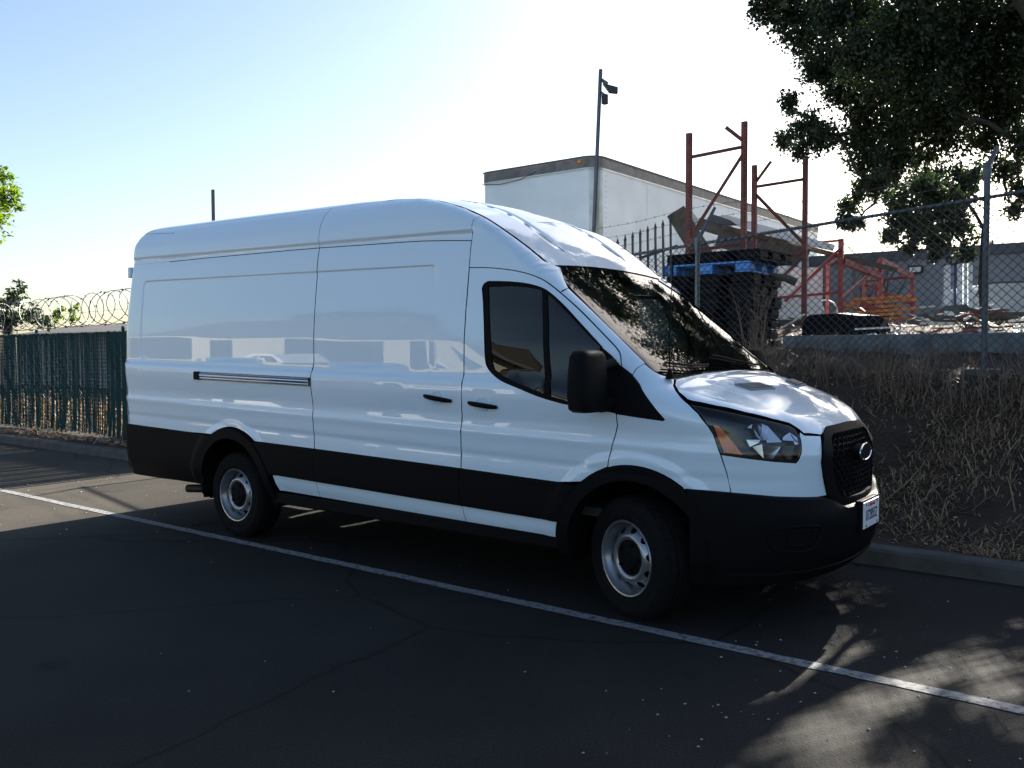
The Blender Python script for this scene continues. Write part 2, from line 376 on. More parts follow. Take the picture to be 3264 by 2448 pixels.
def tri2d(outer, holes, step, extra=None):
    loops = [resample(outer, step)] + [resample(h, step) for h in holes]
    pts = []; edges = []
    for lp in loops:
        n = len(pts); m = len(lp); pts += list(lp); edges += [(n + i, n + (i + 1) % m) for i in range(m)]
    B = np.array(pts); lo = B.min(0); hi = B.max(0)
    gx, gy = np.meshgrid(np.arange(lo[0] + step / 2, hi[0], step), np.arange(lo[1] + step / 2, hi[1], step)); G = np.stack([gx.ravel(), gy.ravel()], 1)
    ok = pip(G, loops[0])
    for h in loops[1:]: ok &= ~pip(G, h)
    G = G[ok]
    if extra is not None and len(extra):
        E = np.asarray(extra); ok = pip(E, loops[0])
        for h in loops[1:]: ok &= ~pip(E, h)
        E = E[ok]
        if len(E):
            d = np.concatenate([np.min(np.linalg.norm(E[s:s + 1500, None] - B[None], axis=2), 1) for s in range(0, len(E), 1500)]); E = E[d > .004]
            pts += list(E)
            d = np.concatenate([np.min(np.linalg.norm(G[s:s + 1000, None] - E[None], axis=2), 1) for s in range(0, len(G), 1000)]); G = G[d > step * .4]
    if len(G):
        keep = np.ones(len(G), bool)
        for s in range(0, len(G), 2000):
            d = np.min(np.linalg.norm(G[s:s + 2000, None] - B[None], axis=2), 1); keep[s:s + 2000] = d > step * .45
        pts += list(G[keep])
    r = delaunay_2d_cdt([Vector(p) for p in pts], edges, [], 0, 1e-7)
    V = np.array([(v.x, v.y) for v in r[0]]); Fc = np.array([f for f in r[2] if len(f) == 3])
    cen = V[Fc].mean(1); ok = pip(cen, loops[0])
    for h in loops[1:]: ok &= ~pip(cen, h)
    Fc = Fc[ok]; a = V[Fc]; ar = (a[:, 1, 0] - a[:, 0, 0]) * (a[:, 2, 1] - a[:, 0, 1]) - (a[:, 2, 0] - a[:, 0, 0]) * (a[:, 1, 1] - a[:, 0, 1])
    Fc[ar < 0] = Fc[ar < 0][:, ::-1]
    return V, Fc
S2 = .70710678
PLANES = {'side': lambda q: (np.stack([q[:, 0], np.full(len(q), -1.4), q[:, 1]], 1), np.array([0, 1., 0])),
          'top': lambda q: (np.stack([q[:, 0], q[:, 1], np.full(len(q), 3.0)], 1), np.array([0, 0, -1.])),
          'front': lambda q: (np.stack([np.full(len(q), 1.5), q[:, 0], q[:, 1]], 1), np.array([-1., 0, 0])),
          'rear': lambda q: (np.stack([np.full(len(q), -6.2), -q[:, 0], q[:, 1]], 1), np.array([1., 0, 0])),
          'obl': lambda q: (np.stack([q[:, 0] * S2 + 1.5 * S2, q[:, 0] * S2 - 1.5 * S2, q[:, 1]], 1), np.array([-S2, S2, 0]))}
def surf(q, plane, off=0.):
    O, D = PLANES[plane](np.asarray(q, float)); DD = np.tile(D, (len(O), 1))
    P, ok = cast_n(O, DD, 2.2 if plane in ('obl', 'top') else 1.45, off, 100); return P
def panel(name, poly, plane, mat, holes=(), off=0., step=.035, gap=.004, flange=.022, both=True, parent=None, extra=None):
    parent = parent if parent is not None else [VAN, VAN]
    if not isinstance(parent, (list, tuple)): parent = [parent, parent]
    outer = inset(poly, gap) if gap else np.asarray(poly, float)
    hs = [inset(h, -gap)[::-1] if gap else np.asarray(h, float) for h in holes]
    V, Fc = tri2d(outer, hs, step, extra)
    P = surf(V, plane); N = grad(*P.T)
    P = P + N * off
    faces = [tuple(f) for f in Fc]; mi = [0] * len(faces); nrm = list(N); vs = list(P)
    # boundary edges -> flange
    cnt = {}
    for f in Fc:
        for a, b in ((f[0], f[1]), (f[1], f[2]), (f[2], f[0])): cnt[(a, b)] = 1
    if flange:
        idx = {}
        def dup(i, deep):
            k = (i, deep)
            if k not in idx: idx[k] = len(vs); vs.append(P[i] - N[i] * (flange if deep else 0)); nrm.append(N[i])
            return idx[k]
        for (a, b) in list(cnt):
            if (b, a) not in cnt:
                faces.append((dup(b, 0), dup(a, 0), dup(a, 1), dup(b, 1))); mi.append(1)
                e = np.cross(P[b] - P[a], N[a]); e /= max(np.linalg.norm(e), 1e-9)
                for t in ((a, 0), (b, 0), (a, 1), (b, 1)): nrm[idx[t]] = e
    flip = plane in ('side', 'front', 'top', 'obl', 'rear')
    # orientation check against N
    f0 = Fc[len(Fc) // 2]; nn = np.cross(P[f0[1]] - P[f0[0]], P[f0[2]] - P[f0[0]])
    if np.dot(nn, N[f0[0]]) < 0: faces = [f[::-1] for f in faces]
    vs = np.array(vs); nrm = np.array(nrm)
    o = mesh_obj(name, vs, faces, [mat, SEAMB], parent[0], True, mi, nrm)
    res = [o]
    if both:
        m = vs * np.array([1, -1, 1]); nm = nrm * np.array([1, -1, 1])
        res.append(mesh_obj(name, m, [f[::-1] for f in faces], [mat, SEAMB], parent[1], True, mi, nm))
    return res
def ladder(zs, xfun): return [(xfun(z), z) for z in zs]
def edge_x(z, y=.88):      # where the body side meets the rear face at |y|=.88
    P = surf(np.array([[y, zz] for zz in z]), 'rear'); return P[:, 0]
def top_z(x, y):
    P = surf(np.array([[a, -b] for a, b in zip(x, y)]), 'top'); return P[:, 2]
def arc(cx, cz, r, a0, a1, n=24, e=1.): return [(cx + r * math.cos(math.radians(a0 + (a1 - a0) * i / n)), cz + e * r * math.sin(math.radians(a0 + (a1 - a0) * i / n))) for i in range(n + 1)]
def cr(pts, n=4):           # Catmull-Rom refinement of an open polyline
    p = [np.array(a, float) for a in pts]; q = [2 * p[0] - p[1]] + p + [2 * p[-1] - p[-2]]; out = []
    for i in range(1, len(q) - 2):
        for k in range(n):
            t = k / n; a, b, c, d = q[i - 1:i + 3]
            out.append(tuple(.5 * (2 * b + (c - a) * t + (2 * a - 5 * b + 4 * c - d) * t * t + (3 * b - a - 3 * c + d) * t ** 3)))
    out.append(tuple(p[-1])); return out

X2 = -2.717
def zrow(zps, xa, xb, d=.028): return [(x, zp - RAKE * (x + 2.7)) for zp in zps for x in np.arange(xa, xb, d)]
SHOULDER = zrow([1.348, 1.362, 1.372, 1.380, 1.388, 1.396, 1.404, 1.414], -5.5, .1)
ROOFROWS = zrow([2.336, 2.343, 2.350, 2.357, 2.364, 2.372], -5.5, -1.2)
CREASE = zrow([.885, .90, .915, .93, .945, 1.02, 1.035, 1.046, 1.054, 1.062, 1.072, 1.085, 1.10], -5.5, .3, .03)
RINGS = []
for cx_ in (-3.75, 0):
    for rr_ in (.565, .578, .59, .602, .614, .626, .638, .65):
        RINGS += [(cx_ + rr_ * math.cos(t), .35 + rr_ * math.sin(t)) for t in np.linspace(.2, 2.94, 80)]
RECESS = []
for dd in (-.012, -.006, -.001, .004, .009, .015):
    for x in np.arange(-5.10, -1.48, .026): RECESS.append((x, 2.135 - dd - RAKE * (x + 2.7)))
    for z in np.arange(1.46, 2.10, .03): RECESS.append((-5.13 + dd, z - RAKE * (-5.1 + 2.7)))
    for t in np.linspace(.1, 1.47, 6): RECESS.append((-5.13 + .05 - (.05 - dd) * math.cos(t), 2.135 - .05 + (.05 - dd) * math.sin(t) + .048))
def x1(z): return float(np.interp(z, [.4, .78, .9, 1.1, 1.28, 1.5, 2.6], [-1.262, -1.262, -1.258, -1.245, -1.226, -1.232, -1.232]))
def clad_z(x): return float(np.interp(x, [-5.6, -4.70, -3.4, -2.72, -1.264, -.363], [.866, .847, .815, .803, .771, .746]))
def strip_z(x): return float(np.interp(x, [-3.3, -2.707, -1.264, -.40], [.572, .560, .531, .515]))
def sill_z(x): return float(np.interp(x, [-3.3, -2.707, -1.264, -.40], [.444, .438, .422, .412]))
def slide_z(x): return float(np.interp(x, [-5.6, -5.09, -4.12, -2.78, -2.28, -1.94, -1.61, -1.38, -1.2], [2.345, 2.340, 2.333, 2.315, 2.300, 2.291, 2.280, 2.264, 2.250]))
zsr = np.linspace(.866, 2.345, 16); RE = list(zip(edge_x(zsr), zsr))                     # rear edge, upwards
zsu = np.linspace(2.345, 2.60, 6); REU = list(zip(edge_x(zsu), zsu))
def roof_edge(xa, xb, n=14):
    xs = np.linspace(xa, xb, n); ys = np.interp(xs, [-1.3, -.72], [.80, .725]); return list(zip(xs, top_z(xs, ys)))
RW = .52       # outer radius of the wheel arch trims
ARC_R = arc(-3.745, .385, RW + .012, 152, 28, 28)
ARC_R = [(a, b) for a, b in ARC_R if b > clad_z(a)]
ARC_F = arc(.012, .368, RW + .004, 170, 10, 36)
# --- white skin, both flanks
xa, xb = ARC_R[0][0], ARC_R[-1][0]
QP = RE[::-1] + [(x, clad_z(x)) for x in np.linspace(RE[0][0], xa, 5)[1:-1]] + ARC_R + [(x, clad_z(x)) for x in np.linspace(xb, X2, 5)[1:]] + [(X2, z) for z in np.linspace(.9, 2.2, 6)] + [(x, slide_z(x)) for x in np.linspace(X2, -5.2, 8)]
panel('quarter_panel', QP, 'side', PAINT, extra=SHOULDER + RECESS + CREASE + RINGS)
RP = [(x, slide_z(x)) for x in np.linspace(REU[0][0], X2, 10)] + roof_edge(X2, -5.36, 14) + REU[::-1][:-1]
panel('roof_side_panel', RP, 'side', PAINT, gap=.002, extra=ROOFROWS)
panel('roof_side_panel', [(x, slide_z(x)) for x in np.linspace(X2, -1.232, 8)] + roof_edge(-1.232, X2, 12), 'side', PAINT, gap=.002, extra=ROOFROWS)
SD = [(x, clad_z(x)) for x in np.linspace(X2, x1(.775), 6)] + [(x1(z), z) for z in np.linspace(.9, 2.2, 8)] + [(x, slide_z(x)) for x in np.linspace(-1.232, X2, 8)]
DOOR_S = panel('sliding_door', SD, 'side', PAINT, extra=SHOULDER + RECESS + CREASE + RINGS)
DTOP = cr([(-1.232, 2.077), (-1.067, 2.066), (-.904, 2.043), (-.777, 2.013), (-.686, 1.978), (-.627, 1.943), (-.551, 1.888), (-.416, 1.782), (-.270, 1.657), (-.149, 1.552), (-.115, 1.508), (-.099, 1.456)])
WTOP = cr([(-1.117, 1.935), (-1.108, 1.958), (-1.088, 1.972), (-1.057, 1.977), (-.906, 1.967), (-.787, 1.951), (-.684, 1.924), (-.612, 1.887), (-.501, 1.800), (-.391, 1.700), (-.283, 1.603), (-.232, 1.557)])
WBOT = cr([(-.208, 1.198), (-.413, 1.222), (-.465, 1.230), (-.607, 1.260), (-.755, 1.305), (-.924, 1.356), (-.987, 1.389), (-1.032, 1.429), (-1.054, 1.479), (-1.069, 1.63), (-1.094, 1.82), (-1.117, 1.935)])[:-1]
WIN = WTOP + WBOT
DF = [(-.099, 1.400), (-.097, 1.30), (-.086, 1.178), (-.083, 1.112), (-.111, 1.014), (-.131, .941), (-.145, .87)]
af = [(a, b) for a, b in ARC_F if b > clad_z(a) and a < -.148]
FD = [(x, clad_z(x)) for x in np.linspace(x1(.775), -.372, 8)][:-1] + af + DF[::-1] + DTOP[::-1] + [(x1(z), z) for z in np.linspace(2.0, .9, 9)]
DOOR_F = panel('front_door', FD, 'side', PAINT, holes=[WIN], extra=SHOULDER + CREASE + RINGS)
# cab side / A pillar
WSE = [(-.711, 2.066), (-.546, 1.920), (-.369, 1.777), (-.194, 1.634), (-.095, 1.552), (.013, 1.461), (.060, 1.425)]
re_ = roof_edge(-.722, -1.232, 12)
CS = [(-1.232, 2.077)] + DTOP[1:25] + [(-.549, 1.905), (-.546, 1.920)] + [WSE[0]] + re_[1:] + [(-1.232, 2.3)]
panel('cab_side_panel', CS, 'side', PAINT, gap=.002)
i0 = min(range(len(DTOP)), key=lambda i: abs(DTOP[i][0] + .551))
PL = DTOP[i0:] + [(-.098, 1.446), (-.024, 1.398), (-.010, 1.436), (.010, 1.462)] + WSE[1:6][::-1]
panel('pillar_cover', PL, 'side', PAINT, gap=.002)
# fender
SAIL = [(-.232, 1.557), (-.167, 1.510), (-.098, 1.446), (.031, 1.343), (.120, 1.252), (.213, 1.162), (.205, 1.154), (.073, 1.165), (-.066, 1.178), (-.208, 1.198)]
fa = [(a, b) for a, b in ARC_F if a > -.148 and not (a > .3 and b < .786)]
HSEAM = [(.150, 1.371), (.182, 1.342), (.246, 1.302), (.312, 1.256)]
HLL = [(.328, 1.247), (.390, 1.198), (.446, 1.127), (.469, 1.085), (.491, 1.019), (.506, .980)]
FE = [(-.024, 1.396), (.031, 1.345), (.120, 1.254), (.215, 1.160), (.205, 1.152), (.073, 1.163), (-.086, 1.178)] + DF[3:] + fa + [(.322, .784), (.43, .776), (.552, .765), (.533, .88)] + HLL[::-1] + HSEAM[::-1] + [(.09, 1.405), (.06, 1.424), (.010, 1.462), (-.010, 1.436)]
panel('fender', FE, 'side', PAINT, gap=.0025, step=.028, extra=CREASE + RINGS)
# oblique (headlight and fascia) outlines: (h,z) with h=(x+y)*.7071
def O3(*pts): return [((x + y) * S2, z) for x, y, z in pts]
HL = O3((.328, -.940, 1.247), (.455, -.879, 1.221), (.583, -.786, 1.187), (.690, -.672, 1.151), (.750, -.595, 1.127), (.778, -.567, 1.108), (.803, -.569, 1.069), (.818, -.579, 1.027), (.823, -.595, .980), (.817, -.614, .944), (.808, -.630, .927), (.722, -.750, .942), (.613, -.854, .962), (.506, -.923, .980), (.491, -.927, 1.019), (.469, -.935, 1.085), (.446, -.945, 1.127), (.390, -.951, 1.198))
FA = O3((.506, -.923, .980), (.613, -.854, .962), (.722, -.750, .942), (.808, -.630, .927), (.817, -.614, .944), (.823, -.595, .980), (.818, -.579, 1.027), (.803, -.569, 1.069), (.796, -.550, 1.090), (.816, -.534, 1.070), (.864, -.405, 1.059), (.886, -.463, .921), (.893, -.443, .826), (.903, -.414, .732), (.842, -.564, .727), (.722, -.744, .743), (.552, -.887, .765), (.533, -.904, .880))
panel('front_fascia', FA, 'obl', PAINT, gap=.0025, step=.025)
HB = [(.150, -.748), (.182, -.825), (.246, -.901), (.312, -.930), (.340, -.925), (.455, -.872), (.583, -.779), (.690, -.665), (.752, -.582), (.796, -.545), (.816, -.530), (.864, -.399), (.870, -.30), (.876, -.14)]
HOODP = HB + [(a, -b) for a, b in HB[::-1]] + [(.162, .5), (.172, .25), (.175, 0), (.172, -.25), (.162, -.5)]
panel('hood', HOODP, 'top', PAINT, both=False, step=.028)
# roof
rx = np.linspace(-5.40, -.735, 24); ry = np.interp(rx, [-1.3, -.72], [.80, .725])
ROOF = [(a, -b) for a, b in zip(rx, ry)] + [(-.730, -.4), (-.727, 0), (-.730, .4)] + [(a, b) for a, b in zip(rx[::-1], ry[::-1])]
panel('roof', ROOF, 'top', PAINT, both=False, gap=0, step=.05)
# windscreen with a black printed band
WSP = [(-.725, -.70), (-.70, -.722), (-.546, -.770), (-.369, -.795), (-.194, -.815), (-.095, -.825), (.013, -.842), (.060, -.845), (.10, -.78), (.135, -.5), (.150, -.2)]
WSP = WSP + [(a, -b) for a, b in WSP[::-1]]
WSI = [(-.665, -.65), (-.52, -.727), (-.369, -.752), (-.194, -.772), (-.095, -.783), (-.02, -.79), (.030, -.74), (.060, -.5), (.075, -.2)]
WSI = WSI + [(a, -b) for a, b in WSI[::-1]]
WSG = panel('windscreen', WSI, 'top', WSGLASS, both=False, gap=0, flange=0, off=-.006, step=.05)[0]
panel('windscreen_border', WSP, 'top', BAND, holes=[WSI], both=False, gap=.001, off=-.0065, step=.035, parent=WSG)
# cowl
CW = [(.062, -.845), (.148, -.748), (.160, -.5), (.170, -.25)]; CW = CW + [(a, -b) for a, b in CW[::-1]]
CWI = [(.152, -.2), (.137, -.5), (.102, -.78)]; CW = CW + [(a, -b) for a, b in CWI[::-1]][::-1][::-1] + CWI
panel('cowl', [(.062, -.845), (.148, -.748), (.160, -.5), (.172, 0), (.160, .5), (.148, .748), (.062, .845), (.102, .78), (.137, .5), (.152, 0), (.137, -.5), (.102, -.78)], 'top', PLAST, both=False, gap=.001, off=-.012)
# side windows: rubber surround, two panes, divider bar
G1 = [(-1.073, 1.945), (-.903, 1.943), (-.785, 1.931), (-.672, 1.908), (-.640, 1.70), (-.615, 1.50), (-.585, 1.276), (-.712, 1.320), (-.865, 1.365), (-.931, 1.387), (-.985, 1.420), (-1.008, 1.475), (-1.029, 1.63)]
G2 = [(-.630, 1.884), (-.571, 1.840), (-.461, 1.745), (-.352, 1.647), (-.247, 1.560), (-.244, 1.447), (-.232, 1.222), (-.396, 1.236), (-.535, 1.266), (-.575, 1.50), (-.600, 1.70)]
for k, d in enumerate(DOOR_F): pass
panel('window_seal', WIN, 'side', PLAST, holes=[G1, G2], off=-.004, gap=.001, step=.03, parent=DOOR_F)
panel('side_window', G1, 'side', SIDEGLASS, off=-.010, gap=0, flange=0, step=.06, parent=DOOR_F)
panel('side_window', G2, 'side', SIDEGLASS, off=-.010, gap=0, flange=0, step=.06, parent=DOOR_F)
sa = [p for p in SAIL]
panel('mirror_sail', sa, 'side', PLAST, off=.006, gap=.001, step=.03)
# lower cladding and rockers
zc = np.linspace(.40, .866, 6); REC = list(zip(edge_x(zc), zc))
def clad(poly, name='cladding', off=.026): panel(name, poly, 'side', PLAST, off=off, gap=.002, flange=.04, step=.03)
ra = arc(-3.745, .385, RW + .004, 172, 152, 8)
ra_l = arc(-3.745, .385, RW + .004, 175, 122, 16)
ra_l = [(a, b) for a, b in ra_l if b <= clad_z(a) + .0]
clad(REC + [(x, clad_z(x)) for x in np.linspace(REC[-1][0], ra_l[-1][0], 6)[1:]] + ra_l[::-1] + [(-4.26, .405), (-4.9, .385), (-5.35, .385)])
rb = arc(-3.745, .385, RW + .004, 58, 20, 14); rb = [(a, b) for a, b in rb if b <= clad_z(a)]
clad([(x, clad_z(x)) for x in np.linspace(rb[0][0], X2, 4)] + [(x, strip_z(x)) for x in np.linspace(X2, rb[-1][0], 4)] + rb[::-1][:-1])
clad([(x, clad_z(x)) for x in np.linspace(X2, x1(.7), 6)] + [(x, strip_z(x)) for x in np.linspace(x1(.6), X2, 6)])
fb = arc(.012, .368, RW + .004, 164, 134, 10); fb = [(a, b) for a, b in fb if b <= clad_z(a)]
clad([(x, clad_z(x)) for x in np.linspace(x1(.7), fb[-1][0], 6)] + fb[::-1] + [(x, strip_z(x)) for x in np.linspace(fb[0][0], x1(.6), 6)])
def rocker(xa_, xb_, xa2, xb2): panel('rocker_panel', [(x, strip_z(x) - .004) for x in np.linspace(xa_, xb_, 6)] + [(x, sill_z(x)) for x in np.linspace(xb2, xa2, 6)], 'side', PAINT, off=.004, gap=.002)
rocker(-3.222, X2, -3.178, X2 + .012); rocker(X2, -1.262, X2 + .012, -1.250); rocker(-1.262, -.463, -1.250, -.470)
# black wheel-arch trims
def trim(cx, cz, ro, ri, a0, a1):
    panel('arch_trim', arc(cx, cz, ro, a0, a1, 44) + arc(cx, cz, ri, a1, a0, 40), 'side', PLAST, off=.034, gap=.0, flange=.075, step=.022)
trim(-3.745, .385, RW, .442, 190, -8); trim(.012, .368, RW, .440, 188, -4)
for sg in (-1, 1):
    mb = MB()
    ys = [sg * .965, sg * .905]
    mb.box((-3.24, min(ys), .335), (-.46, max(ys), .425), .012); mb.build('sill_step', PLAST, VAN)
# --- bumper: plan superellipse swept over height
def bumper_pt(th, z, push=0.):
    C = float(np.interp(z, [.24, .30, .40, .50, .60, .655, .69, .735, .775], [.86, .93, .985, 1.005, 1.012, 1.004, .985, .972, .962])) + push
    w = float(np.interp(z, [.24, .40, .70, .79], [.955, 1.0, 1.022, 1.018])) + push; n = 2.35; xs = .18
    c, s = math.cos(th), math.sin(th)
    return (xs + (C - xs) * abs(c) ** (2 / n), w * math.copysign(abs(s) ** (2 / n), s), z)
def bump_top(y):
    a = abs(y)
    return float(np.interp(a, [0, .30, .40, .47, .57, .75, .89, 1.02], [.652, .654, .70, .722, .727, .743, .764, .784]))
ths = np.linspace(-1.40, 1.40, 97); rows = 13; V = []
for th in ths:
    yy = bumper_pt(th, .6)[1]; zt = bump_top(yy)
    for k in range(rows): V.append(bumper_pt(th, .268 + (zt - .268) * (k / (rows - 1))))
    a = V[-1]; V.append((a[0] - .012, a[1] * .995, zt + .008)); V.append((a[0] - .085, a[1] * .90 if abs(a[1]) > .5 else a[1], zt + .012))
R_ = rows + 2
Fb = [(i * R_ + k, (i + 1) * R_ + k, (i + 1) * R_ + k + 1, i * R_ + k + 1) for i in range(len(ths) - 1) for k in range(R_ - 1)]
BUMP = mesh_obj('front_bumper', V, Fb, PLAST, VAN, True); BUMP.data.set_sharp_from_angle(angle=math.radians(35))
def on_bumper(y, z, push=0.):
    lo, hi = -1.5, 1.5
    for _ in range(40):
        m = (lo + hi) / 2
        if bumper_pt(m, z)[1] > y: hi = m
        else: lo = m
    return bumper_pt((lo + hi) / 2, z, push)
def rnd(p):
    for _ in range(2):
        p = [q for a, b in zip(p, p[1:] + p[:1]) for q in ((a[0] * .75 + b[0] * .25, a[1] * .75 + b[1] * .25), (a[0] * .25 + b[0] * .75, a[1] * .25 + b[1] * .75))]
    return p
for sg in (-1, 1):          # blank fog-lamp pockets
    loop = rnd([(.83, .555), (.80, .600), (.57, .592), (.545, .57), (.565, .50), (.59, .452), (.76, .462), (.80, .48)])
    mb = MB(); pts = [Vector(on_bumper(sg * y, z, .002)) for y, z in loop]; mb.tube(pts + pts[:1], .009, 6); mb.build('lamp_pocket', PLAST, VAN, True)
    lp2 = rnd([(.745, .55), (.725, .575), (.61, .572), (.60, .555), (.62, .50), (.70, .49), (.735, .505)])
    mb = MB(); pts = [Vector(on_bumper(sg * y, z, .004)) for y, z in lp2]; mb.tube(pts + pts[:1], .006, 6); mb.build('lamp_pocket', PLAST, VAN, True)
mb = MB(); mb.tube([Vector(on_bumper(y, .335, .004)) for y in np.linspace(-.93, .93, 40)], .008, 6); mb.build('bumper_lip', PLAST, VAN, True)
# --- grille
GO = [(-.30, 1.100), (0, 1.106), (.30, 1.100), (.385, 1.066), (.44, 1.0), (.463, .921), (.445, .826), (.414, .735), (.36, .690), (.28, .662), (0, .655), (-.28, .662), (-.36, .690), (-.414, .735), (-.445, .826), (-.463, .921), (-.44, 1.0), (-.385, 1.066)]
GI = [(-.285, 1.058), (0, 1.062), (.285, 1.058), (.335, 1.035), (.385, .93), (.36, .82), (.315, .735), (.26, .705), (0, .70), (-.26, .705), (-.315, .735), (-.36, .82), (-.385, .93), (-.335, 1.035)]
GR = panel('grille', GO, 'front', PLAST, holes=[GI], both=False, off=.012, gap=.001, flange=.05, step=.03)[0]
panel('grille_back', GI, 'front', SEAMB, both=False, off=-.05, gap=-.01, flange=0, step=.08, parent=GR)
mb = MB(); hx = .040
gv, gf = tri2d(GI, [], .5)
cells = []
for r in range(-2, 20):
    for q in range(-20, 21):
        cy = q * hx * 1.55 + (r % 2) * hx * .775; cz = .70 + r * hx * .72
        if pip(np.array([[cy, cz]]), GI)[0]: cells.append((cy, cz))
cp = surf(np.array(cells), 'front')
for (cy, cz), P in zip(cells, cp):
    n0 = len(mb.v); ring = []
    for rad, dx in ((hx * .98, .0), (hx * .70, .0), (hx * .66, -.035)):
        for k in range(6):
            t = math.pi / 3 * k; mb.v.append(Vector((P[0] + dx - .003, cy + rad * .86 * math.cos(t), cz + rad * .52 * math.sin(t))))
    for a in range(2):
        for k in range(6):
            k2 = (k + 1) % 6; mb.f.append((n0 + a * 6 + k, n0 + a * 6 + k2, n0 + a * 6 + 6 + k2, n0 + a * 6 + 6 + k))
mb.build('grille_mesh', DARKG, GR, kind='stuff')
gx = float(surf(np.array([[0, .94]]), 'front')[0, 0])
mb = MB(); ell = [(0, .108 * math.cos(t), .046 * math.sin(t)) for t in np.linspace(0, 2 * math.pi, 40)[:-1]]
mb.prism([(gx, b, .942 + c) for a, b, c in ell], (-.01, 0, 0), (.028, 0, 0)); mb.build('badge_block', PLAST, GR)
mb = MB(); mb.tube([(gx + .032, b, .942 + c) for a, b, c in ell] + [(gx + .032, ell[0][1], .942 + ell[0][2])], .006, 8, False); mb.build('badge_ring', CHROME, GR, True)
mb = MB(); mb.prism([(gx + .03, b * .9, .942 + c * .86) for a, b, c in ell], (0, 0, 0), (.004, 0, 0)); mb.build('badge_face', M('badge_blue', (.003, .006, .016), .2, coat=.6), GR)
# --- headlights
HLT = panel('headlight', HL, 'obl', LENS, gap=.002, flange=0, off=-.001, step=.03)
panel('lamp_bowl', HL, 'obl', DARKG, gap=.003, flange=0, off=-.045, step=.03, parent=HLT)
panel('lamp_rim', HL, 'obl', DARKG, holes=[inset(HL, .012)], gap=.002, flange=.04, off=-.003, step=.03, parent=HLT)
def tr_h(pts): return pts
AMB = O3((.461, -.935, 1.142), (.493, -.917, 1.134), (.530, -.900, 1.092), (.577, -.874, 1.026), (.613, -.854, .972), (.519, -.916, .988), (.495, -.922, 1.049))
panel('amber_reflector', AMB, 'obl', AMBER, gap=.004, off=-.006, flange=.012, step=.03, parent=HLT)
# chrome facets inside the lamp, in (h,z)
hA, hB = O3((.583, -.786, 1.1))[0][0], O3((.823, -.595, 1.0))[0][0]      # -.143 .. .161
def lamp(u, v): return (-.165 + u * .325, 1.150 - v * .215)
FAC = [((.20, .02), (.36, .0), (.50, .40), (.30, .44), (.20, .35), (.17, .15)), ((.38, .02), (.46, .08), (.66, .50), (.40, .50), (.36, .25)), ((.02, .42), (.28, .42), (.24, .50), (.08, .60)),
       ((.12, .60), (.30, .54), (.62, .56), (.70, .60), (.50, .92), (.32, .90)), ((.72, .36), (.86, .26), (.98, .40), (1.0, .56), (.92, .58), (.90, .48), (.70, .44)), ((.72, .60), (.96, .58), (1.05, .85), (.98, .98), (.78, .96), (.66, .70)), ((.06, .12), (.17, .02), (.14, .14))]
for i, f in enumerate(FAC):
    dep = (.012, .016, .012, .022, .012, .026, .012)[i]
    q = np.array([lamp(*a) for a in f]); c = q.mean(0); P = surf(q, 'obl', 0.); N = grad(*P.T)
    tilt = (.008, -.008, .006, .010, -.006, .0, .0)[i]
    for sgn, par in ((1, HLT[0]), (-1, HLT[1])):
        vs_ = [Vector(p - n * (dep + tilt * (a[0] - c[0]) / .06)) for p, n, a in zip(P, N, q)]
        if sgn < 0: vs_ = [Vector((v.x, -v.y, v.z)) for v in vs_]
        b_ = [v - Vector((.01, -.01 * sgn, 0)) for v in vs_]; m_ = len(vs_)
        mesh_obj('lamp_reflector', vs_ + b_, [tuple(range(m_)), tuple(range(m_, 2 * m_))[::-1]] + [(k, m_ + k, m_ + (k + 1) % m_, (k + 1) % m_) for k in range(m_)], REFL if i != 5 else DARKG, par)
# --- hood vents
for sg in (-1, 1):
    vp = [(.385, .46), (.475, .445), (.520, .20), (.430, .23)]
    V0 = panel('hood_vent', [(a, sg * b) for a, b in vp], 'top', SEAMB, both=False, off=.002, gap=0, flange=.01, step=.03)[0]
    mb = MB()
    for k in range(1, 5):
        t = k / 5; a = np.array(vp[0]) * (1 - t) + np.array(vp[1]) * t; b = np.array(vp[3]) * (1 - t) + np.array(vp[2]) * t
        q = np.array([[a[0], sg * a[1]], [(a[0] + b[0]) / 2, sg * (a[1] + b[1]) / 2], [b[0], sg * b[1]]]); P = surf(q, 'top')
        mb.tube([Vector(p) + Vector((0, 0, .008)) for p in P], .007, 5)
    mb.build('vent_slat', GALV, V0, kind='stuff')
    fr = surf(np.array([[a, sg * b] for a, b in vp]), 'top'); mb = MB(); q = [Vector(p) + Vector((0, 0, .006)) for p in fr]; mb.tube(q + q[:1], .006, 6); mb.build('vent_frame', STUCCO, V0)
# --- roof ditch mouldings
for sg in (-1, 1):
    xs_ = np.linspace(-.86, -5.3, 30); P = surf(np.stack([xs_, np.full(30, sg * .40)], 1), 'top'); mb = MB()
    mb.tube([Vector(p) + Vector((0, 0, -.001)) for p in P], .0045, 6); mb.build('roof_moulding', DARKG, VAN, True)
